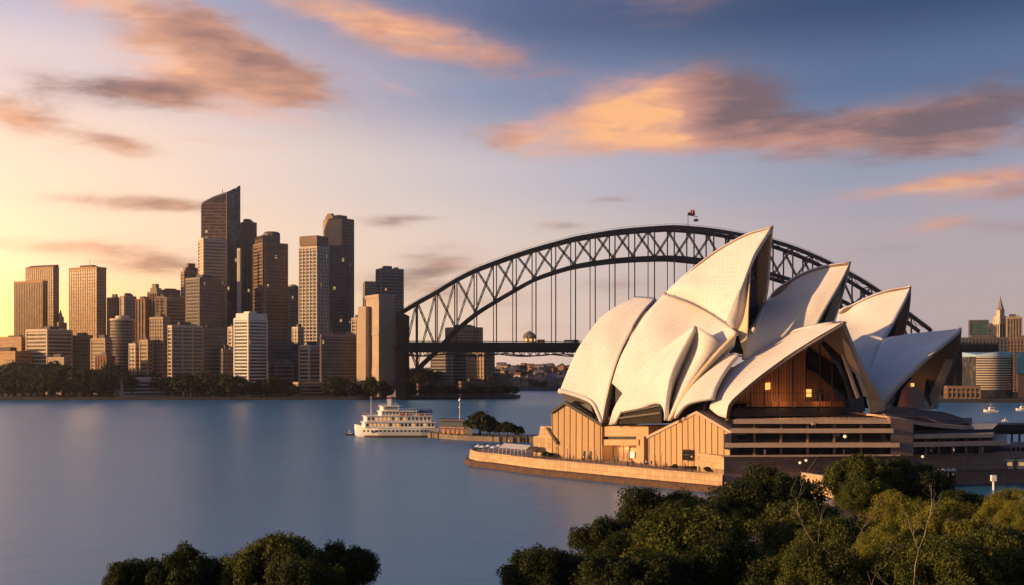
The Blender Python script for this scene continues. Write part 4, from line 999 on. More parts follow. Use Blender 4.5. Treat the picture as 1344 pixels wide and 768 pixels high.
mb = MB(); q = r[0] + r[1] * 2.2 - r[2] * .5; mb.box((q.x, q.y, (zt + 2) / 2), (1.2, 1.2, zt - 2), atan2(r[1].y, r[1].x)); part('corner_fin', mb, CL_['tan'], o)
T('dark blue low block right of the white banded tower at the shore', 350, 352, 394, 452, 1140, 12, 'bands', 'blue', 'slate', bw=.3, name='apartment_block')
o, r, zt = T('pale round topped glass block in the gap left of the gold sided tower', 376, 378, 391, 376, 1400, 15, 'bands', 'sky', 'tan', bw=.3, plant=False)
mb = MB(); mb.lathe(r[0] + r[1] * r[3] * .5 + r[2] * r[4] * .3, [(7, zt), (6.3, zt + 1.6), (4, zt + 2.6), (.2, zt + 3)], 14); part('domed_roof', mb, CL_['cream'], o)
o, r, zt = T('white banded tower with a lit left face standing by the water', 308, 326, 350, 418, 1050, 40, 'bands', 'dark', 'white', bw=.42, fl=3.15, plant=False, name='apartment_tower')
mb = MB(); mb.prism(foot(r, .3, (.0, 1), (0, .88)), zt, zt + 5.2); part('roof_storey', mb, CL_['white'], o)
mb = MB(); mb.prism(foot(r, 0, (.2, .6), (.2, .6)), zt + 5, zt + 7); part('roof_plant', mb, CL_['white'], o)
T('small plain grey block beside the white banded tower', 291, 293, 308, 459, 1085, 15, 'grid', 'brown', 'grey', bw=.5, name='apartment_block')
o, r, zt = T('gold faced tower with grid windows in front of the tallest dark tower', 393, 416, 431, 324, 1180, 52, 'grid', 'blue', 'cream', bw=.34, pw=.24, bay=4.4, plant=False)
mb = MB(); mb.prism(foot(r, -.8), zt, zt + 2.5); mb.prism(foot(r, 0), zt + 2.5, zt + 12.5); part('cap', mb, CL_['brown'], o)
o, r, zt = T('tall tan topped tower with dark glass front, second tallest of the skyline', 425, 448, 464, 287, 1290, 42, 'grid', 'dark', 'brown', bw=.45, pw=.3, plant=False)
mb = MB(); mb.prism(foot(r, .8, (0, .02), (0, 1)), zat(322, 1290), zt); part('stone_face', mb, CL_['tan'], o)
mb = MB(); mb.prism(foot(r, -.5, (0, .75), (.15, .95)), zt, zt + 5); mb.prism(foot(r, -.5, (.05, .3), (.6, .9)), zt, zt + 8); part('roof_plant', mb, CL_['brown'], o)
T('black glass slab standing before the tan topped tower', 430, 432, 457, 323, 1235, 12, 'bands', 'dark', 'slate', bw=.2, plant=False)
T('low cream banded building with a bright lit corner near the bridge', 393, 406, 424, 454, 1070, 40, 'bands', 'brown', 'cream', bw=.45, name='apartment_block')
T('wide dark banded office block beside the bridge pylon', 421, 422, 471, 440, 1050, 10, 'bands', 'dark', 'grey', bw=.2, fl=3.2)
o, r, zt = T('distant pale round topped glass tower behind the pylon', 477, 479, 499, 370, 1420, 12, 'bands', 'sky', 'tan', bw=.35, plant=False)
T('grey banded tower with open top floor just left of the arch', 494, 500, 529, 353, 1260, 20, 'bands', 'blue', 'grey', bw=.4, plant=True)
T('cream lit narrow block behind the pylon shoulder', 462, 472, 476, 418, 1180, 60, 'grid', 'brown', 'cream')
# under and beyond the bridge deck
T('dark banded office building below the left end of the bridge deck', 566, 594, 616, 463, 1120, 40, 'bands', 'dark', 'grey', bw=.42, fl=3.2, name='office_block')
T('tan stone block with a sunlit left face below the bridge deck', 613, 635, 648, 463, 1100, 52, 'grid', 'brown', 'tan', bw=.55, pw=.4, name='office_block')
T('tan brick block rising above the bridge deck through the truss', 585, 602, 633, 430, 1290, 30, 'grid', 'brown', 'tan', bw=.4, pw=.3, name='office_block')
T('low brown shed on the quay of the point below the bridge', 602, 610, 642, 502, 1070, 25, 'bands', 'brown', 'brown', name='warehouse')
T('low dark warehouse at the tip of the point below the bridge', 640, 642, 668, 496, 1095, 12, 'grid', 'brown', 'brown', name='warehouse')
T('dark stone terrace on the point beneath the bridge arch', 548, 552, 600, 505, 1075, 15, 'grid', 'brown', 'brown', name='warehouse', z0=2)
o, r, zt = T('long low white ferry terminal on the city shore among dark trees', 151, 160, 226, 497, 1022, 22, 'bands', 'dark', 'white', bw=.48, fl=3.2, name='terminal_building', plant=False)
T('low pale boat shed on the shore left of the bridge pylon', 385, 392, 440, 503, 1030, 14, 'bands', 'dark', 'tan', bw=.4, fl=3, name='boat_shed', plant=False)

for q in (('low tan block between the banded apartment block and the shore trees', 62, 84, 92, 470, 1090, 40, 'bands', 'brown', 'tan'), ('low brick block beneath the small white roofed block', 126, 140, 150, 468, 1085, 40, 'grid', 'brown', 'red'),
          ('slim pale block between the round tower and the dark red tower', 170, 178, 184, 452, 1120, 42, 'grid', 'brown', 'cream'), ('small brown block left of the slim grid apartment tower', 184, 194, 200, 447, 1105, 40, 'bands', 'brown', 'tan'),
          ('dark slab behind the broad grey tower at its right', 286, 292, 304, 395, 1230, 30, 'grid', 'blue', 'slate'), ('small cream block between the grey block and the white banded tower', 300, 305, 311, 430, 1150, 40, 'bands', 'brown', 'cream'),
          ('gold lit slim block peeping right of the brown banded tower', 384, 391, 398, 430, 1160, 48, 'grid', 'gold', 'cream'), ('tall thin brown block between the gold stepped tower and the grey glassy block', 228, 236, 242, 402, 1290, 44, 'piers', 'brown', 'tan'),
          ('low dark block with pale bands at the foot of the brown banded tower', 352, 362, 384, 476, 1075, 30, 'bands', 'dark', 'grey'), ('small distant tan tower behind the round apartment tower', 166, 172, 180, 408, 1380, 44, 'grid', 'brown', 'tan')):
    T(*q, name='city_block')
# right hand shore
T('long dark office slab across the right shore behind the round hotel', 1254, 1258, 1322, 444, 1180, 12, 'grid', 'blue', 'slate', bw=.35)
T('red brown grid block at the right edge behind the round hotel', 1320, 1322, 1375, 444, 1220, 12, 'grid', 'brown', 'brown', bw=.4)
T('green glass tower beside the gothic spire', 1272, 1273, 1297, 421, 1320, 10, 'bands', 'green', 'slate', bw=.12, plant=False)
T('thin dark block between the green tower and the gothic spire', 1296, 1297, 1306, 429, 1350, 10, 'bands', 'blue', 'slate')
o, r, zt = T('pale gothic stepped tower with a pointed spire on the right shore', 1302, 1312, 1324, 424, 1400, 42, 'piers', 'brown', 'cream', bay=3, plant=False)
cc = r[0] + r[1] * r[3] * .5 + r[2] * r[4] * .5
mb = MB(); mb.prism(foot(r, 0, (.12, .88), (.12, .88)), zt, zt + 9); mb.prism(foot(r, 0, (.25, .75), (.25, .75)), zt + 9, zt + 17); part('setback', mb, CL_['cream'], o)
mb = MB(); mb.lathe(cc, [(5.0, zt + 17), (3.4, zt + 22), (1.2, zt + 30), (.1, zt + 36)], 8); part('spire', mb, CL_['grey'], o)
for u, w in ((.1, .1), (.9, .1), (.9, .9), (.1, .9)):
    q = r[0] + r[1] * r[3] * u + r[2] * r[4] * w; mb = MB(); mb.lathe(q, [(1.4, zt), (1.2, zt + 5), (.1, zt + 9)], 6); part('pinnacle', mb, CL_['cream'], o)
T('tan tower with vertical ribs right of the gothic spire', 1321, 1322, 1341, 417, 1390, 10, 'piers', 'brown', 'tan', bay=3)
# round banded hotel with curved blue roof
HT = thing('round_hotel', 'curved hotel with cream balcony bands and a pale blue roof on the right shore', 'building', PX(1320, 985, 2))
def arc(px0, px1, Y, dep, n=14): return [Vector((PX(px0 + (px1 - px0) * i / n, Y).x, Y - dep * sin(pi * i / n) + 10 * (i / n), 0)) for i in range(n + 1)]
ar = arc(1281, 1336, 985, 9); z1 = zat(468, 985); bk = [Vector((ar[-1].x + 4, 1025, 0)), Vector((ar[0].x + 2, 1020, 0))]
mb = MB(); mb.prism([(p.x, p.y) for p in ar + bk], 2, z1); part('glazing', mb, GZ['dark'], HT)
mb = MB(); nb = 14
for i in range(1, nb + 1):
    z = 9 + (z1 - 9) * i / nb
    mb.prism([(p.x, p.y - .7) for p in ar] + [(b.x, b.y) for b in bk], z - 1.3, z - .2)
part('facade', mb, CL_['cream'], HT)
mb = MB()
mb.prism([(p.x, p.y - 1.2) for p in ar] + [(b.x, b.y) for b in bk], z1, lambda i: z1 + 1.2 + (3.2 * sin(pi * min(i, 14) / 17) if i < 15 else 3)); part('roof', mb, mat('zinc_roof', (.36, .52, .62), .5, .1, .1), HT)
mb = MB(); mb.prism([w2(1334, 978), w2(1400, 985), w2(1400, 1030), w2(1336, 1030)], 24, lambda i: zat(462, 985)); part('side_wing', mb, glazing_mat('blue_wing_glazing', (.04, .19, .30), (.08, .28, .42), litp=0), HT)
mb = MB(); mb.prism([w2(1336, 980), w2(1400, 986), w2(1400, 1030), w2(1338, 1030)], 2, 23.8); part('side_podium', mb, CL_['brown'], HT)
T('low dark shed along the right shore below the opera house tip', 1240, 1244, 1286, 508, 955, 12, 'grid', 'dark', 'brown', name='warehouse', plant=False)
T('dark brown apartment block between the steel arch end and the round hotel', 1240, 1246, 1280, 478, 1090, 18, 'grid', 'dark', 'brown', name='apartment_block')

# ------------------------------------------------------------------ ferry, wharf and small craft
M_win2 = mat('cabin_window', (.03, .03, .04), .2, .2, 1, spec=.6)
M_winlit = mat('cabin_window_lit', (.5, .3, .12), .4, 0, emit=(1, .50, .16), estr=.4)
FE = thing('ferry', 'white multi deck harbour ferry with a white funnel and its bow to the left', 'ferry', PX(532, 474, 0))
sc_ = 474 / F      # metres per photograph pixel at the ferry
FO = PX(532, 474, 0)
def fx(px): return (px - CX) * sc_
L0, L1 = fx(465.5), fx(577)
st = []
for i in range(25):
    t = i / 24; x = L0 + (L1 - L0) * t; bw = 5.2 * min(1, (t * 3.2 + .03) ** .6) * (1 if t < .8 else 1 - (t - .8) * .9)
    sheer = 3.9 + 1.6 * max(0, 1 - t * 4) ** 1.5
    st.append((x, bw, sheer, (1 - min(1, t * 5)) * 1.6))
mb = MB(); g = []
for x, bw, sh, rk in st:
    g.append([Vector((x + (rk if k in (0, 8) else rk * .2) * (1 if z < 1 else 0), 474 + y * bw, z)) for k, (y, z) in enumerate(((-.75, -.4), (-.86, .6), (-.98, sh * .6), (-1, sh), (0, sh + .02), (1, sh), (.98, sh * .6), (.86, .6), (.75, -.4)))])
mb.grid(g); mb.f.append(tuple(len(mb.v) - 9 + k for k in range(9))); part('hull', mb, M_white, FE, smooth=False)
mb = MB(); mb.grid([[Vector((x, 474 - bw * .885, .0)), Vector((x, 474 - bw * .93, .75))] for x, bw, sh, rk in st[3:]]); part('boot_stripe', mb, mat('antifouling', (.10, .035, .02), .6, .2, 1), FE, solid=.12)
def deck(x0, x1, z0, z1, w, nw, lit, over=.7):
    mb = MB(); X0, X1 = fx(x0), fx(x1)
    mb.prism([(X0, 474 - w * .55), (X0 + 1.6, 474 - w), (X1, 474 - w), (X1, 474 + w), (X0 + 1.6, 474 + w), (X0, 474 + w * .55)], z0, z1 - .25); d = part('deckhouse', mb, M_white, FE)
    mb = MB(); mb.prism([(X0 - over, 474 - w * .55), (X0 + 1.2, 474 - w - over), (X1 + over, 474 - w - over), (X1 + over, 474 + w + over), (X0 + 1.2, 474 + w + over), (X0 - over, 474 + w * .55)], z1 - .24, z1); part('deck_edge', mb, M_white, FE)
    me = None
    for i in range(nw):
        wx = X0 + 2.6 + (X1 - X0 - 3.6) * i / max(1, nw - 1); mb = MB(); mb.box((wx, 474 - w - .02, (z0 + z1) / 2 - .05), ((X1 - X0) / nw * .52, .12, (z1 - z0) * .46)); part('window', mb, M_winlit if lit and rt.random() < .45 else M_win2, d)
    mb = MB()
    for i in range(22): wx = X0 + (X1 - X0) * i / 21; mb.box((wx, 474 - w - over + .1, z1 + .5), (.07, .07, 1.0))
    mb.box(((X0 + X1) / 2, 474 - w - over + .1, z1 + 1.0), (X1 - X0, .08, .08)); part('railing', mb, M_white, FE)
deck(476, 572, 4.0, 6.6, 4.5, 18, True); deck(478, 567, 6.6, 9.2, 4.3, 16, True); deck(497, 548, 9.2, 11.3, 3.6, 10, False); deck(499, 524, 11.3, 13.4, 3.0, 5, False)
for i in range(16):
    x = fx(480) + (fx(560) - fx(480)) * i / 15; mb = MB(); mb.box((x, 474 - 5.05, 2.75), (.85, .35, .75)); part('porthole', mb, M_win2, FE)
mb = MB(); mb.prism([(fx(508.5), 472.6), (fx(514), 472.6), (fx(514.5), 475.4), (fx(509), 475.4)], 13.3, 17.6); part('funnel', mb, M_white, FE)
mb = MB(); mb.prism([(fx(508.7), 472.3), (fx(514.6), 472.3), (fx(515), 475.7), (fx(509), 475.7)], 16.4, 17.2); part('funnel_band', mb, mat('funnel_red', (.30, .05, .03), .5, .1, 1), FE)
for x, z0, z1 in ((487, 9, 17.6), (518.5, 13, 20.2)):
    mb = MB(); mb.tube([(fx(x), 474, z0), (fx(x), 474, z1)], .16, .09, 6); mb.beam((fx(x) - .9, 474, z0 + (z1 - z0) * .6), (fx(x) + .9, 474, z0 + (z1 - z0) * .6), .1, .1); part('mast', mb, M_white, FE)
mb = MB()
for i in range(9):
    t = i / 8
    mb.tube([(fx(541 + 25 * t), 474 - 2.6, 9.2), (fx(541 + 25 * t), 474 - 2.6, 10.4), (fx(541 + 25 * t), 474 - 1.4, 11.3), (fx(541 + 25 * t), 474 + 1.4, 11.3), (fx(541 + 25 * t), 474 + 2.6, 10.4), (fx(541 + 25 * t), 474 + 2.6, 9.2)], .12, None, 5)
mb.grid([[Vector((fx(540 + 27 * i / 8), 474 + y, 10.45 + z)) for y, z in ((-2.7, 0), (-1.4, 1.1), (1.4, 1.1), (2.7, 0))] for i in range(9)]); part('canopy', mb, mat('blue_canvas', (.035, .06, .14), .8, .2, .5), FE, solid=.1)
for x in (527, 535, 552, 560):
    mb = MB(); mb.lathe((fx(x), 474 - 3.9, 9.6), [(.15, -.5), (.6, -.3), (.75, .1), (.6, .4), (.1, .5)], 8); part('lifeboat', mb, mat('orange_hull', (.55, .18, .05), .6, .1, 1), FE)
tug = thing('small_boat', 'small dark workboat with a pale cabin ahead of the ferry bow', 'boat', PX(458.5, 484, 0))
def small_boat(o, c, L, hullm, cabm, rz=0.0):
    mb = MB(); g = []
    for i in range(9):
        t = i / 8; x = -L / 2 + L * t; w = L * .17 * min(1, (t * 3 + .02) ** .6); h = L * .13 * (1 + .6 * max(0, 1 - t * 3))
        g.append([c + Vector((x, y * w, z)) for y, z in ((-.6, -.3), (-1, h), (0, h + .02), (1, h), (.6, -.3))])
    mb.grid(g); mb.f.append(tuple(len(mb.v) - 5 + k for k in range(5))); part('hull', mb, hullm, o)
    mb = MB(); mb.prism([(c.x - L * .1, c.y - L * .12), (c.x + L * .25, c.y - L * .12), (c.x + L * .25, c.y + L * .12), (c.x - L * .1, c.y + L * .12)], L * .12, L * .34); cb = part('cabin', mb, cabm, o)
    mb = MB(); mb.box((c.x + L * .075, c.y, L * .265), (L * .30, L * .25, L * .075)); part('window', mb, M_win2, cb)
    mb = MB(); mb.tube([(c.x, c.y, L * .34), (c.x, c.y, L * .62)], .1, .06, 5); part('mast', mb, M_white, o)
small_boat(tug, PX(458.5, 484, 0), 4.6, M_black, M_white)
for lab, px, py, L in (('pale motor cruiser on the blue water at far right, left of two', 1300, 541, 9.5), ('white motor boat at the right picture edge by the round hotel', 1341, 539, 8.5), ('tiny launch low on the blue water right of the opera house', 1319, 553, 3.6)):
    Y = F * 30 / (py - HY); b = thing('motorboat', lab, 'boat', PX(px, Y, 0)); small_boat(b, PX(px, Y, 0), L, M_white, M_white)

WH = thing('wharf', 'low dark stone wharf running from the ferry to the opera house forecourt', 'wharf', PX(630, 432, 0))
mb = MB(); mb.prism([w2(560, 470), w2(600, 452), w2(660, 440), w2(705, 436), w2(705, 455), w2(640, 462), w2(592, 478), w2(565, 480)], -2, 1.9); part('deck', mb, mat('wharf_stone', (.20, .15, .11), .85, .25, .3, bump=.3), WH)
for i in range(16):
    px = 566 + i * 9; Y = 468 - min(30, (px - 560) * .28); mb = MB(); p = PX(px, Y - 1, 0); mb.tube([(p.x, p.y, -2), (p.x, p.y, 2.5)], .3, None, 6); part('pile', mb, M_dark, WH)
TM = thing('wharf_shelter', 'dark two storey ferry shelter with orange lit bays between ferry and trees', 'wharf building', PX(597, 458, 1.9))
z0 = 1.9
mb = MB(); mb.prism([w2(577, 462), w2(608, 455), w2(609, 466), w2(579, 473)], 5.0, 7.6); part('upper_storey', mb, mat('shelter_wall', (.035, .045, .065), .7, .2, .4), TM)
mb = MB(); mb.prism([w2(575, 460), w2(610, 453), w2(611, 468), w2(577, 475)], 7.6, 8.1); part('roof', mb, M_roof, TM)
mb = MB(); mb.prism([w2(576, 461), w2(609, 454), w2(609, 466), w2(578, 473)], 4.6, 5.0); part('floor', mb, mat('orange_fascia', (.38, .15, .06), .7, .15, .5), TM)
for k in range(6):
    px = 578 + k * 6; Y = 461.5 - k * 1.25; p = PX(px, Y, 0); mb = MB(); mb.box((p.x, p.y, 3.25), (.35, .35, 2.7)); part('post', mb, M_band, TM)
for k in range(5):
    px = 579 + k * 6; Y = 463.3 - k * 1.25; a, b = PX(px + .6, Y, 2), PX(px + 4.6, Y - .8, 2); mb = MB(); mb.slab([a, b, b + Vector((0, 0, 2.0 + (k % 2) * .5)), a + Vector((0, 0, 2.0 + (k % 2) * .5))], (.1, .3, 0)); part('bay', mb, mat('lit_bay_orange', (.40, .17, .07), .7, .3, .8), TM)  # lit bays, their glow put into a plain orange colour
mb = MB(); mb.prism([w2(608.5, 455), w2(620, 452), w2(620, 464), w2(610, 466)], 1.9, 7.0); part('side_tower', mb, M_dark, TM)
mp_ = thing('flagpole', 'tall pale pole on the wharf beside the dark ferry shelter', 'pole', PX(603, 458, 11)); p = PX(603.5, 459, 8.1)
mb = MB(); mb.tube([p, p + Vector((0, 0, 9.4))], .16, .1, 6); part('pole', mb, M_white, mp_); mb = MB(); mb.lathe(p + Vector((0, 0, 7.5)), [(.2, 0), (.6, .3), (.6, .9), (.2, 1.2)], 8); mb.lathe(p + Vector((0, 0, 4.5)), [(.2, 0), (.5, .3), (.5, .8), (.2, 1.1)], 8); part('lantern', mb, M_white, mp_)

# ------------------------------------------------------------------ foliage
def leaf_cloud(name, seed, nclump, nleaf, leaf, mats, hz=.8, low=-.25, rc=(.20, .36), core=.72):
    rg = np.random.default_rng(seed); C = []
    while len(C) < nclump:
        d = rg.normal(size=3); d /= np.linalg.norm(d)
        if d[2] < low: continue
        C.append(d * rg.uniform(core * .72, core * 1.08) * np.array([1, 1, hz]))
    C += list(rg.uniform(-.38, .38, (nclump // 4, 3)) * np.array([1, 1, hz])); C = np.array(C)
    R = rg.uniform(*rc, len(C)); w = R ** 2; idx = rg.choice(len(C), nleaf, p=w / w.sum())
    d = rg.normal(size=(nleaf, 3)); d /= np.linalg.norm(d, axis=1)[:, None]
    d[:, 2] = np.where((d[:, 2] < -.2) & (rg.random(nleaf) < .7), -d[:, 2], d[:, 2])
    sq = 1 + .18 * np.sin(d[:, 0] * 5 + idx) + .18 * np.sin(d[:, 1] * 6 + idx * 2.1)
    pos = C[idx] + d * (R[idx] * rg.uniform(.62, 1.04, nleaf) * sq)[:, None] * np.array([1, 1, .78])
    nr = d * .8 + rg.normal(size=(nleaf, 3)) * .55; nr /= np.linalg.norm(nr, axis=1)[:, None]
    tx = np.cross(nr, rg.normal(size=(nleaf, 3))); tx /= np.linalg.norm(tx, axis=1)[:, None]; ty = np.cross(nr, tx)
    s = leaf * rg.uniform(.5, 1.75, nleaf)[:, None]; nl_ = nleaf
    V = np.stack([pos - tx * s, pos - ty * s * .55, pos + tx * s, pos + ty * s * .55], 1).reshape(-1, 3)
    me = bpy.data.meshes.new(name); me.vertices.add(len(V)); me.vertices.foreach_set('co', V.astype(np.float32).ravel())
    me.loops.add(nleaf * 4); me.polygons.add(nleaf)
    me.loops.foreach_set('vertex_index', np.arange(nleaf * 4, dtype=np.int32)); me.polygons.foreach_set('loop_start', np.arange(0, nleaf * 4, 4, dtype=np.int32))
    me.update(calc_edges=True); me.materials.append(mats); return me, C, R
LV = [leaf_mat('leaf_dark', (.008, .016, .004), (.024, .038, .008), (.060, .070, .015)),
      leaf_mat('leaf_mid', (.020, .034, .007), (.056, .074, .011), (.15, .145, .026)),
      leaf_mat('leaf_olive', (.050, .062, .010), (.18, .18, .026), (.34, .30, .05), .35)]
def trunk_mb(C, h, seed, r=.035):
    """h: trunk height in crown radii; origin at the foot, crown centre at z = h"""
    rg = random.Random(seed); mb = MB()
    mb.tube([(0, 0, 0), (rg.uniform(-.04, .04), rg.uniform(-.04, .04), h * .4), (0, 0, h * .8)], r * 1.5, r * .9, 7)
    for c in rg.sample(list(C), min(14, len(C))):
        c = Vector(c); b = Vector((0, 0, h * rg.uniform(.6, .8))); e = Vector((c.x, c.y, h + c.z)); m_ = b.lerp(e, .5) + Vector((0, 0, -.07 + rg.uniform(-.05, .05)))
        mb.tube([b, m_, e], r * .6, r * .16, 5)
    return mb
KIND = []
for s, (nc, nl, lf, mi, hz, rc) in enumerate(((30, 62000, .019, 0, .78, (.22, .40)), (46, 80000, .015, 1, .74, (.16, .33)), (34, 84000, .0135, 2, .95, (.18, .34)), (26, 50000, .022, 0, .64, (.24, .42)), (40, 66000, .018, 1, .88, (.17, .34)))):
    me, C, R = leaf_cloud('crown', 100 + s, nc, nl, lf, LV[mi], hz, rc=rc); zz = np.empty(len(me.vertices) * 3, dtype=np.float32); me.vertices.foreach_get('co', zz); zz = zz.reshape(-1, 3); KIND.append((me, C, float(np.percentile(zz[:, 2], 99.85)), float(np.percentile(np.abs(zz[:, 0]), 99.5))))
def tree(label, px, pytop, wpx, Y, kind, ground=3.0, rz=0.0, sq=1.0, group=None, tm=None):
    """crown wpx photograph pixels wide at distance Y whose top shows at pytop"""
    me, C, zm, xm = KIND[kind]; r = wpx / 2 / F * Y / xm; top = zat(pytop - 9, Y)
    zc = top - r * zm * sq; h = max(.6, (zc - ground) / r)
    o = thing('tree', label, 'tree', PX(px, Y, ground), group, rz)
    a = bpy.data.objects.new('crown', me); COL.objects.link(a); a.parent = o; a.location = (0, 0, zc - ground); a.scale = (r, r, r * sq)
    mb = trunk_mb(C, h, int(px), .032); mb.v = [Vector((v.x * r, v.y * r, v.z * r)) for v in mb.v]
    part('trunk', mb, tm or M_bark, o, smooth=True, local=True); return o
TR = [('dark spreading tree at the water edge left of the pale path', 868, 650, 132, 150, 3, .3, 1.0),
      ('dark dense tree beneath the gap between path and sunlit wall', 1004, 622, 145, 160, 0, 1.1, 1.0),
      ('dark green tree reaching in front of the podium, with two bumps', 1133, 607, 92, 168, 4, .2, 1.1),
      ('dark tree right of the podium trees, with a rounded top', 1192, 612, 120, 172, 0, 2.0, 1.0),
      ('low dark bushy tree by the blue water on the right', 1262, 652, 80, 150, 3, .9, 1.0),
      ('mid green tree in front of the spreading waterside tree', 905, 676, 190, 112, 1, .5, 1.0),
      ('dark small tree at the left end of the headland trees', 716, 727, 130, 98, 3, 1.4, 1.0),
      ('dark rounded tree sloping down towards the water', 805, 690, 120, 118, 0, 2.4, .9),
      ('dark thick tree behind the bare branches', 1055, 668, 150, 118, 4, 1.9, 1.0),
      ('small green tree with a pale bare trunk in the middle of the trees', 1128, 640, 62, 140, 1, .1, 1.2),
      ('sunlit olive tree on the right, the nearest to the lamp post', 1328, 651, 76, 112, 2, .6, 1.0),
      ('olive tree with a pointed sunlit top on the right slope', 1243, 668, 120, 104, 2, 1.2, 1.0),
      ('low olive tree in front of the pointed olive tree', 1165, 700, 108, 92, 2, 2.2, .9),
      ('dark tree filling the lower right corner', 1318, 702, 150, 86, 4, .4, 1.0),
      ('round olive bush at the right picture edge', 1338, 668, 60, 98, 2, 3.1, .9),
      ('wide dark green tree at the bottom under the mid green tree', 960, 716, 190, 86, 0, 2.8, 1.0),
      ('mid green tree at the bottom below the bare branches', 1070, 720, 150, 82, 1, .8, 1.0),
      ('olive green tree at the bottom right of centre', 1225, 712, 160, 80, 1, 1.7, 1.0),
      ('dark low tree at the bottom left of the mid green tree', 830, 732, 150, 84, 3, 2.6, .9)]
for lab, px, py, w, Y, k, rz, sq in TR: tree(lab, px, py, w, Y, k, 3.2, rz, sq)
for lab, px, py, w, Y, k, rz, sq in (('dark tree at the lower left with a rounded top over the water', 232, 727, 118, 92, 0, .4, .9), ('small tuft of a tree at the left end of the lower left group', 168, 745, 62, 90, 3, 1.2, 1.0),
      ('tallest tree of the lower left group', 372, 712, 132, 92, 4, .9, .85), ('dark tree at the right end of the lower left group', 448, 722, 92, 94, 0, 2.2, .9),
      ('low tree filling the dip in the lower left group', 300, 742, 90, 96, 1, .2, .9), ('front tree at the bottom centre of the lower left group', 398, 742, 120, 84, 3, 1.6, 1.0)):
    tree(lab, px, py, w * 1.08, Y, k, 1.0, rz, sq * 1.35)
mb = MB(); mb.grid([[(-62 + 5 * i, Y, z) for i in range(11)] for Y, z in ((104, -1.5), (98, 1.0), (80, 2.5), (60, 4))]); struct('point_ground', mb, M_soil)
for lab, px, py, w, Y, k, rz, sq in (('olive tree filling the hollow below the two bumped trees', 1178, 655, 100, 128, 2, 2.9, 1.0), ('dark tree between the bare branches and the olive trees', 1105, 690, 110, 100, 4, .3, 1.0), ('dark tree under the pale path at the water edge', 940, 668, 90, 140, 0, 3.3, .9)):
    tree(lab, px, py, w, Y, k, 3.2, rz, sq)
# bare pale trees
def bare(label, px, pytop, pyb, Y, seed, lean=0.0):
    rg = random.Random(seed); o = thing('bare_tree', label, 'tree', PX(px, Y, 3.2)); mb = MB(); top = zat(pytop, Y); H = top - 3.2; base = PX(px, Y, 3.2)
    def br(p, d, L, r, lv):
        n = 5; pts = [p]; q = p
        for i in range(n): d = (d + Vector((rg.uniform(-.22, .22), rg.uniform(-.15, .15), rg.uniform(-.05, .12)))).normalized(); q = q + d * (L / n); pts.append(q)
        mb.tube(pts, r, r * .45, 6)
        if lv < 3:
            for k in range(3 if lv else 4):
                j = rg.randint(2, n); dd = (d + Vector((rg.uniform(-.9, .9), rg.uniform(-.5, .5), rg.uniform(-.1, .5)))).normalized(); br(pts[j], dd, L * rg.uniform(.4, .6), r * .5, lv + 1)
    br(base, Vector((lean, 0, 1)).normalized(), H * .74, .065, 0); part('trunk', mb, M_pale, o, smooth=True)
bare('slender bare tree with a pale trunk before the dark tree mass', 1118, 650, 720, 100, 4, -.05)
bare('bare pale tree with forked branches among the lower right trees', 1158, 688, 768, 79, 9, -.16)
cv = thing('canopy_tent', 'small blue canopy glimpsed between the dark trees', 'canopy', PX(1141, 132, 4)); c0 = P(1141, 684, 132)
mb = MB(); mb.add([c0 + Vector(q) for q in ((-1.6, -1.2, 0), (1.6, -1.2, .5), (1.6, 1.2, .5), (-1.6, 1.2, 0), (0.1, 0, 1.1))], [(0, 1, 4), (1, 2, 4), (2, 3, 4), (3, 0, 4)]); part('cover', mb, mat('blue_tarp', (.02, .025, .16), .6, .1, 1), cv, solid=.05)
for q in ((-1.5, -1.1), (1.5, -1.1), (1.5, 1.1), (-1.5, 1.1)): mb = MB(); mb.tube([(c0.x + q[0], c0.y + q[1], 3.5), (c0.x + q[0], c0.y + q[1], c0.z + .1)], .05, None, 5); part('pole', mb, M_steel, cv)

# trees along the city shore, smaller and coarser
SM = []
for s in range(3):
    me, C, R = leaf_cloud('crown', 300 + s, 26, 2600, .10, LV[0], .8, -.6, (.28, .45)); SM.append((me, trunk_mb(C, 1.3, 50 + s, .06)))
SMT = []
for me, tmb in SM:
    t_ = bpy.data.meshes.new('trunk'); t_.from_pydata([tuple(v) for v in tmb.v], [], tmb.f); t_.materials.append(M_bark); SMT.append(t_)
def small_tree(label, loc, r, sq, group, k, rz):
    o = thing('tree', label, 'tree', loc, group, rz)
    a = bpy.data.objects.new('crown', SM[k][0]); COL.objects.link(a); a.parent = o; a.location = (0, 0, .82 * r * sq); a.scale = (r, r, r * sq)
    b = bpy.data.objects.new('trunk', SMT[k]); COL.objects.link(b); b.parent = o; b.scale = (r, r, r * sq); return o
rg = random.Random(21)
x = -8
while x < 508:
    Y = rg.uniform(1008, 1020)
    if 138 < x < 240 or 385 < x < 425: Y = 1062; hp_ = .6
    else: hp_ = 1.0
    hp = rg.uniform(9, 19) * (1.3 if x < 250 else 1); r = hp * .72 * hp_
    small_tree('dark leafy tree in the row along the city waterfront', PX(x, Y, 2.4), r, .95, 'trees along the city waterfront', rg.randrange(3), rg.uniform(0, 6)); x += rg.uniform(7, 11)
x = -12
while x < 300:
    Y = rg.uniform(1030, 1062); r = rg.uniform(13, 19) * (1 if x < 150 else .7)
    small_tree('taller dark tree in the second row behind the city waterfront', PX(x, Y, 2.4), r, 1.15, 'taller trees behind the city waterfront', rg.randrange(3), rg.uniform(0, 6)); x += rg.uniform(13, 19)
for x in range(528, 676, 9):
    Y = rg.uniform(1050, 1068); small_tree('low dark tree on the point beneath the bridge', PX(x + rg.uniform(-3, 3), Y, 2.4), rg.uniform(3.5, 7.5), .9, 'trees on the point beneath the bridge', rg.randrange(3), rg.uniform(0, 6))
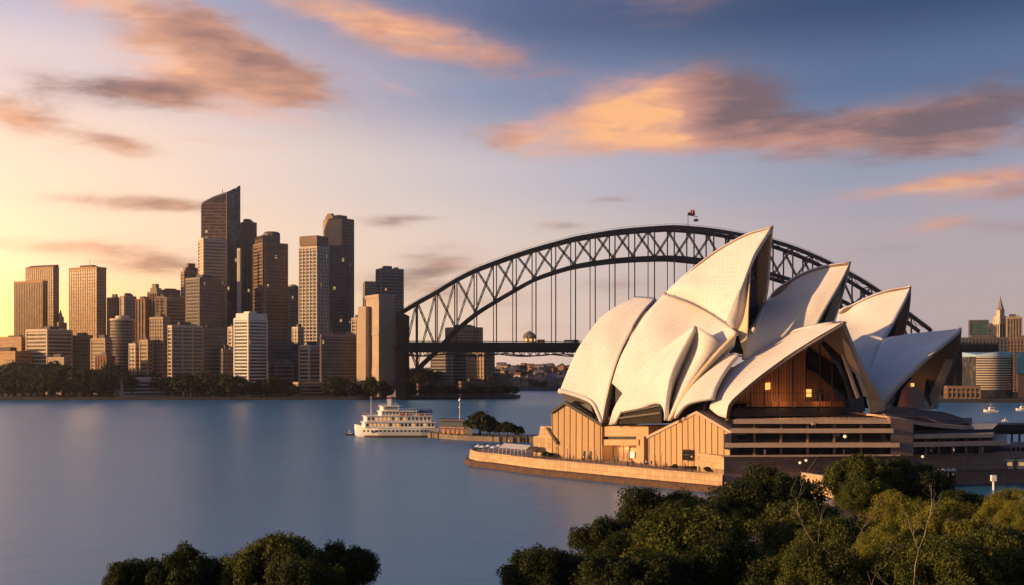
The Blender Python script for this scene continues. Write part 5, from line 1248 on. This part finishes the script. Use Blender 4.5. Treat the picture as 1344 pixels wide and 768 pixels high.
for i in range(9):
    small_tree('tall dark tree on the wooded slope behind the bridge foot', PX(532 + i * 8.5, 1150 + rg.uniform(-20, 20), 2.6), rg.uniform(9, 15), 1.1, 'tall trees behind the bridge foot', rg.randrange(3), rg.uniform(0, 6))
for lab, px, Y, r in (('round dark tree beside the ferry shelter, largest on the wharf', 630, 455, 6.2), ('second dark tree on the wharf, beside the largest one', 642, 452, 4.8), ('small round dark tree alone on the wharf', 655, 450, 3.4), ('small dark tree on the wharf near the opera forecourt', 666, 448, 3.7), ('lowest dark bush on the wharf towards the opera house', 681, 447, 2.6)):
    small_tree(lab, PX(px, Y, 1.9), r, .95, None, rg.randrange(3), rg.uniform(0, 6))
# far shore houses and trees under the bridge
hr = random.Random(8)
HB = []
for k in range(4):
    w, d, h = ((9, 8, 6), (12, 9, 8), (8, 8, 10), (16, 10, 9))[k]
    w_ = MB(); w_.box((0, 0, h / 2), (w, d, h)); rf_ = MB()
    if k != 2: rf_.add([(-w / 2 - .5, -d / 2 - .5, h), (w / 2 + .5, -d / 2 - .5, h), (w / 2 + .5, d / 2 + .5, h), (-w / 2 - .5, d / 2 + .5, h), (-w / 2, 0, h + 3.2), (w / 2, 0, h + 3.2)], [(0, 1, 5, 4), (2, 3, 4, 5), (0, 4, 3), (1, 2, 5), (3, 2, 1, 0)])
    else: rf_.box((0, 0, h + .4), (w + .6, d + .6, .8))
    HB.append((mesh_of('wall', w_), mesh_of('roof', rf_)))
wm = [CL_['cream'], CL_['tan'], CL_['red'], CL_['grey']]; rm = [mat('terracotta_roof', (.24, .09, .05), .85, .2, .2), M_roof, CL_['red'], CL_['slate']]
for (a, b), p, q in zip(HB, wm, rm): a.materials.append(p); b.materials.append(q)
for i in range(64):
    Y = hr.uniform(1412, 1900); px = hr.uniform(658, 790); k = hr.randrange(4)
    g = 3 + (Y - 1400) * .048
    o = thing('house', 'tiny pale or brick house among the trees on the far shore', 'house', PX(px, Y, g), 'houses on the far shore under the bridge', hr.uniform(-.6, .6))
    for nm, me in zip(('wall', 'roof'), HB[k]): c = bpy.data.objects.new(nm, me); COL.objects.link(c); c.parent = o
for i in range(90):
    Y = hr.uniform(1402, 1950); px = hr.uniform(650, 792); g = 2 + (Y - 1400) * .048
    small_tree('dark tree among the houses on the far shore', PX(px, Y, g), hr.uniform(3.5, 6.5), 1, 'trees on the far shore under the bridge', hr.randrange(3), hr.uniform(0, 6))
T('thin dark tower alone on the far shore ridge', 662.5, 663, 667, 487, 1500, 20, 'grid', 'dark', 'red', fl=3, name='tower_block', plant=False)
T('pale flat topped block, tallest of the far shore houses', 705, 707, 717, 484, 1700, 20, 'grid', 'sky', 'grey', name='tower_block')
T('thin chimney like block at the right of the far shore', 733, 734, 737, 489, 1600, 20, 'bands', 'dark', 'brown', name='tower_block', plant=False)

# on the bridge deck
DM = thing('domed_pavilion', 'small lit dome roofed pavilion on the bridge deck', 'pavilion', PX(695, YB(695) + 6, DK)); c = PX(695, YB(695) + 6, DK + .02)
mb = MB(); mb.lathe(c, [(5.6, 0), (5.6, 5.2)], 16); part('drum', mb, CL_['cream'], DM)
mb = MB(); mb.lathe(c, [(6.2, 5.2), (5.9, 6.4), (4.8, 8.6), (2.8, 10.2), (.6, 11), (.1, 12.2)], 16); part('dome', mb, CL_['tan'], DM, smooth=True)
for k in range(8):
    q = 2 * pi * k / 8 + .2; mb = MB(); mb.box((c.x + 5.6 * cos(q), c.y + 5.6 * sin(q), c.z + 2.6), (.3, 1.8, 2.6), q); part('window', mb, M_win, DM)
def bus(label, px, off, L, m):
    c = PX(px, YB(px), DK + .02) + bn * off; o = thing('bus', label, 'bus', c, None, atan2(bdir.y, bdir.x))
    mb = MB(); mb.box((0, 0, 1.9), (L, 2.5, 2.8)); part('body', mb, m, o, local=True, bevel=.15)
    mb = MB(); mb.box((0, 0, 2.4), (L * .92, 2.54, .95)); part('window_strip', mb, M_win2, o, local=True)
    for s in (-.32, .32): mb = MB(); mb.tube([(L * s, -1.28, .5), (L * s, 1.28, .5)], .5, None, 10); part('wheel', mb, M_black, o, local=True)
bus('red brown bus on the bridge deck beside the lit dome', 710, 0, 7, mat('bus_red', (.38, .12, .08), .5, .1, 1)); bus('pale bus on the bridge deck far right of the dome', 746, 0, 9, M_white); bus('tan bus on the bridge deck nearest the opera house', 755, 2, 7, CL_['tan'])

# ------------------------------------------------------------------ people, lamps, umbrellas, tables on the forecourt
def person_mesh(seed, shirt, trous):
    rg = random.Random(seed); mb = MB(); st = rg.uniform(.08, .26)
    V = [(0, 0, .95), (0, 0, 1.15), (0, 0, 1.38), (0, 0, 1.50), (0, .01, 1.56), (0, .02, 1.66), (0, .01, 1.76), (-.09, 0, .90), (-.10, st, .50), (-.10, st * .8, .08), (-.10, st + .14, .03), (.09, 0, .90), (.10, -st, .50), (.10, -st * 1.4, .08), (.10, -st * 1.4 + .14, .03),
         (-.19, 0, 1.40), (-.25, -st * .5, 1.13), (-.25, -st * .2, .86), (-.25, -st * .1 + .03, .76), (.19, 0, 1.40), (.25, st * .5, 1.13), (.25, st * .6, .86), (.25, st * .6 + .04, .76)]
    Ed = [(0, 1), (1, 2), (2, 3), (3, 4), (4, 5), (5, 6), (0, 7), (7, 8), (8, 9), (9, 10), (0, 11), (11, 12), (12, 13), (13, 14), (2, 15), (15, 16), (16, 17), (17, 18), (2, 19), (19, 20), (20, 21), (21, 22)]
    R = [.15, .14, .16, .07, .055, .10, .07, .095, .07, .05, .035, .095, .07, .05, .035, .065, .05, .04, .035, .065, .05, .04, .035]
    me = bpy.data.meshes.new('person'); me.from_pydata(V, Ed, []); o = bpy.data.objects.new('tmp', me); COL.objects.link(o)
    sk = o.modifiers.new('s', 'SKIN'); sk.use_smooth_shade = True
    for i, r in enumerate(R): me.skin_vertices[0].data[i].radius = (r, r * .8); me.skin_vertices[0].data[i].use_root = (i == 0)
    o.modifiers.new('u', 'SUBSURF').levels = 1
    dg = bpy.context.evaluated_depsgraph_get(); ev = bpy.data.meshes.new_from_object(o.evaluated_get(dg)); bpy.data.objects.remove(o)
    ev.name = 'person'
    ev.materials.clear()
    for m in (mat('skin', (.45, .26, .18), .6, .1, 3), mat('shirt_%d' % seed, shirt, .8, .15, 3), mat('trousers_%d' % seed, trous, .8, .15, 3)): ev.materials.append(m)
    for p in ev.polygons:
        z = p.center.z; p.material_index = 2 if z < .93 else (1 if z < 1.47 and not (z < .88) else 0)
        if abs(p.center.x) > .2 and z < .95: p.material_index = 0
    return ev
PM = [person_mesh(1, (.5, .45, .4), (.03, .03, .05)), person_mesh(2, (.04, .04, .05), (.03, .03, .035)), person_mesh(3, (.25, .06, .05), (.05, .06, .10)), person_mesh(4, (.06, .09, .18), (.20, .16, .12))]
hair = MB(); hair.lathe((0, 0, 1.70), [(.10, -.06), (.108, 0), (.09, .07), (.03, .11)], 8); HM = mesh_of('hair', hair, smooth=True); HM.materials.append(mat('dark_hair', (.03, .02, .015), .7, .1, 4))
def person(label, p, k, rz):
    o = bpy.data.objects.new('person', PM[k]); COL.objects.link(o); o.location = p; o.rotation_euler.z = rz; o['label'] = label; o['category'] = 'person'; o['group'] = 'people on the forecourt'
    h = bpy.data.objects.new('hair', HM); COL.objects.link(h); h.parent = o
wn_ = lambda px, Y, z=4.0: PX(px, Y, z)
PPL = [('person in black at the left of the pair before the gabled wall', 855, 286, 1), ('person in dark clothes at the right of the pair before the gabled wall', 860.5, 285, 1), ('person in a pale top walking left of the gabled wall pair', 848, 288, 0), ('person in a red top beside the small window of the gabled wall', 899, 277, 2),
       ('person in blue at the lit entrance, left of the doors', 792, 299, 3), ('person in a pale top in front of the entrance doors', 806, 297, 0), ('person in black in front of the entrance doors', 811, 297, 1), ('person in red near the right lit panel of the entrance', 829, 294, 2),
       ('person in black below the tall panelled wall, at its right end', 784, 301, 1), ('person in a pale top below the two small windows of the panelled wall', 766, 303, 0), ('person in blue below the middle of the panelled wall', 748, 307, 3), ('person in dark clothes by the far left corner wall, first of three', 698, 318, 1),
       ('person in a pale top by the far left corner wall, second of three', 703, 318, 0), ('person in blue by the far left corner wall, third of three', 711, 316, 3), ('person in red on the open forecourt left of the corner wall', 689, 321, 2)]
for i, (lab, px, Y, k) in enumerate(PPL): person(lab, wn_(px, Y), k, i * 1.3)
for lab, px, Y, z, k in (('person in a pale top on the upper terrace, left one', 1066, 267.0, zat(563, 266) + .01, 0), ('person in a pale top on the upper terrace, right one', 1070, 267.0, zat(563, 266) + .01, 0), ('person in red leaning at the lowest terrace', 1108, 264.0, 8.42, 2),
      ('person in a pale top behind the right hand terrace rail', 1252, 269.5, zat(596.5, 269.5), 0), ('person in blue near the left end of the lowest terrace', 1004, 265.6, 8.43, 3), ('person in a pale top on the right hand terrace, standing alone', 1222, 269.2, 8.42, 0), ('person in dark clothes on the right hand terrace beyond the pale one', 1290, 272, 8.42, 1)):
    person(lab, PX(px, Y, z), k, 0.4 * px)
for i in range(16):
    t_ = hr.uniform(.06, .95); j = int(t_ * (len(wall) - 1)); q = wall[j] + Vector((.77, .64, 0)) * hr.uniform(1.5, 5)
    person('small person in dark blue or black strolling near the sea wall edge', q, hr.choice((1, 3)), hr.uniform(0, 6))
# lamp globes
for lab, px, Y, z, py in (('globe lamp on a post on the promenade, left of two', 1050, 263.5, 2.7, 609), ('globe lamp on a taller post on the promenade, right of two', 1058, 263, 2.7, 606), ('globe lamp low on the brown wall at the right', 1211, 266, 2.7, 601)):
    o = thing('street_lamp', lab, 'lamp', PX(px, Y, z)); c = PX(px, Y, z); t_ = zat(py, Y)
    mb = MB(); mb.tube([c, Vector((c.x, c.y, t_))], .07, .05, 6); part('post', mb, M_steel, o)
    mb = MB(); mb.lathe((c.x, c.y, t_ + .25), [(.05, -.3), (.28, -.15), (.35, .05), (.25, .25), (.05, .34)], 10); part('globe', mb, M_lampw, o, smooth=True)
gl = thing('lantern', 'white globe lantern hanging in the second terrace', 'lamp', P(1109, 573, 266.8)); p = P(1109, 573, 267.2)
mb = MB(); mb.lathe(p, [(.05, -.45), (.34, -.26), (.45, 0), (.34, .26), (.05, .45)], 12); part('globe', mb, M_lampw, gl, smooth=True); mb = MB(); mb.tube([p + Vector((0, 0, .43)), p + Vector((0, 0, 1.3))], .04, None, 5); part('rod', mb, M_steel, gl)
bc = thing('channel_marker', 'white boxed marker light on a pole in the water at right', 'marker', PX(1304, 268, 0)); p = PX(1304, 268, 0)
mb = MB(); mb.tube([(p.x, p.y, -1), (p.x, p.y, 2.1)], .3, .25, 8); part('pole', mb, M_white, bc); mb = MB(); mb.box((p.x, p.y, 2.9), (1.25, 1.0, 1.5)); part('lantern_box', mb, M_white, bc, bevel=.08)
# umbrellas
def umbrella(label, p, r=1.5, h=2.6, m=None, grp=None):
    o = thing('parasol', label, 'parasol', p, grp); mb = MB(); mb.tube([p, p + Vector((0, 0, h))], .05, None, 6); part('pole', mb, M_white, o)
    mb = MB(); n = 8; vs = [p + Vector((0, 0, h + .25))] + [p + Vector((r * cos(2 * pi * k / n), r * sin(2 * pi * k / n), h - .45)) for k in range(n)]; mb.add(vs, [(0, 1 + k, 1 + (k + 1) % n) for k in range(n)]); part('canopy', mb, m or M_white, o, solid=.04)
for i, (px, Y) in enumerate(((628, 334), (634, 331), (641, 334), (648, 329), (655, 335))):
    umbrella('white parasol on the rounded far end of the forecourt', wn_(px, Y), 1.3, 2.3, None, 'white parasols at the rounded end of the forecourt')
for i in range(6): umbrella('white parasol in the close row on the quay below the right terraces', PX(1219 + i * 6.4, 268.5 + i * .8, 2.6), 1.0, 2.2, None, 'white parasols on the quay below the right terraces')
mq = thing('marquee', 'long low white marquee on the forecourt near its rounded end', 'marquee', wn_(672, 324)); a = PX(655, 326, 4); b = PX(690, 316, 4); d = (b - a); nn = Vector((-d.y, d.x, 0)).normalized() * 4
mb = MB(); up_ = Vector((0, 0, 1))
mb.add([a + up_ * 2.2, b + up_ * 2.2, b + nn + up_ * 2.2, a + nn + up_ * 2.2, a + nn * .5 + up_ * 3.4, b + nn * .5 + up_ * 3.4], [(0, 1, 5, 4), (2, 3, 4, 5), (0, 4, 3), (1, 2, 5)]); part('roof', mb, mat('grey_canvas', (.42, .40, .40), .8, .1, .6), mq, solid=.06)
for k in range(8):
    q = a + d * (k / 7); mb = MB(); mb.tube([q, q + up_ * 2.2], .07, None, 5); part('post', mb, M_white, mq)
for lab, px, Y, s in (('dark clipped shrub at the foot of the gabled wall', 931, 269.5, 1.3), ('small dark shrub beside the clipped shrub', 937, 268.2, .9), ('small shrub on the forecourt by the small window', 886, 279.5, 1.0), ('dark shrub on the forecourt by the panelled wall', 721, 314, 1.2), ('dark round shrub near the far left corner wall', 716, 314.5, 1.4)):
    o = small_tree(lab, PX(px, Y, 4.0), s, .8, None, rg.randrange(3), px); o.name = 'shrub'; o['category'] = 'shrub'
rl = thing('railing', 'thin dark railing along the top of the curved sea wall', 'railing', PX(780, 296, 4)); mb = MB()
rp = [p - outward(line[max(0, i - 1)], line[min(len(line) - 1, i + 1)]) * .1 + Vector((0, 0, .33)) for i, p in enumerate(line)]
for a, b in zip(rp[:-1], rp[1:]):
    for hh in (.45, .8, 1.1): mb.beam(a + Vector((0, 0, hh)), b + Vector((0, 0, hh)), .05, .05)
part('rail', mb, M_steel, rl)
for p in rp:
    mb = MB(); mb.beam(p, p + Vector((0, 0, 1.12)), .07, .07); part('post', mb, M_steel, rl)
for px, Y in ((668, 330), (705, 313.5), (745, 303), (782, 296), (824, 287.5), (868, 279), (908, 272.5)):
    o = thing('street_lamp', 'slim lamp post with a small globe along the sea wall', 'lamp', wn_(px, Y), 'lamp posts along the sea wall'); c = wn_(px, Y)
    mb = MB(); mb.tube([c, c + Vector((0, 0, 3.6))], .07, .05, 6); part('post', mb, M_steel, o); mb = MB(); mb.lathe(c + Vector((0, 0, 3.8)), [(.05, -.25), (.2, -.1), (.24, .05), (.05, .28)], 8); part('globe', mb, M_white, o, smooth=True)
# pier and right hand quay clutter
pr = thing('pier', 'dark timber pier crossing the water right of the opera house', 'pier', PX(1310, 335, 0))
mb = MB(); mb.prism([w2(1262, 330), w2(1400, 336), w2(1400, 348), w2(1262, 342)], zat(564, 335), zat(557, 335)); part('deck', mb, M_dark, pr)
mb = MB(); mb.prism([w2(1264, 331.5), w2(1400, 337.5), w2(1400, 340), w2(1264, 334)], zat(570, 335), zat(564, 335)); part('fender_beam', mb, M_dark, pr)
for k in range(14): p = PX(1268 + k * 10, 332 + k * .4, 0); mb = MB(); mb.tube([(p.x, p.y, -1), (p.x, p.y, zat(564, 335))], .35, None, 6); part('pile', mb, M_dark, pr)
for lab, px in (('pale lit kiosk on the quay at far right, left one', 1322), ('pale lit kiosk on the quay at far right, right one', 1339)):
    o = thing('kiosk', lab, 'kiosk', PX(px, 281, 4)); p = PX(px, 281, 4)
    mb = MB(); mb.box(p + Vector((0, 0, 1.1)), (2.2, 2, 2.2)); part('wall', mb, CL_['cream'], o); mb = MB(); mb.box(p + Vector((0, 0, 2.32)), (2.7, 2.5, .2)); part('roof', mb, M_white, o); mb = MB(); mb.box(p + Vector((0, -1.02, 1.3)), (1.6, .06, .9)); part('counter_window', mb, M_winlit, o)
HO = thing('glass_pavilion', 'low dark glass pavilion at the right end of the podium', 'pavilion', PX(1332, 284, 4))
mb = MB(); mb.prism([w2(1327, 283), w2(1375, 286), w2(1378, 298), w2(1329, 296)], 4.02, 9.3); part('glazing', mb, M_dglass, HO)
for k in range(8): p = PX(1327 + k * 6, 282.8 + k * .4, 0); mb = MB(); mb.box((p.x, p.y, 6.6), (.25, .25, 5.2)); part('mullion', mb, M_band, HO)
mb = MB(); mb.prism([w2(1325, 282), w2(1377, 285), w2(1380, 300), w2(1327, 298)], 9.3, 9.7); part('roof', mb, M_brown, HO)

# ------------------------------------------------------------------ air
hz = MB(); hz.box((100, 1090, 134), (3600, 2300, 273))
hm_ = bpy.data.materials.new('haze'); hm_.use_nodes = True; t = NT(hm_.node_tree); t.n.clear()
pv = t.new('ShaderNodeVolumePrincipled'); pv.inputs['Color'].default_value = (.92, .90, .90, 1); pv.inputs['Density'].default_value = .00006; pv.inputs['Anisotropy'].default_value = .78
ou = t.new('ShaderNodeOutputMaterial'); t.l.new(pv.outputs[0], ou.inputs['Volume'])
ho = single('haze', hz, hm_, 'thin golden evening haze over the harbour', 'haze', kind='stuff')
hm_.cycles.homogeneous_volume = True if hasattr(hm_.cycles, 'homogeneous_volume') else None
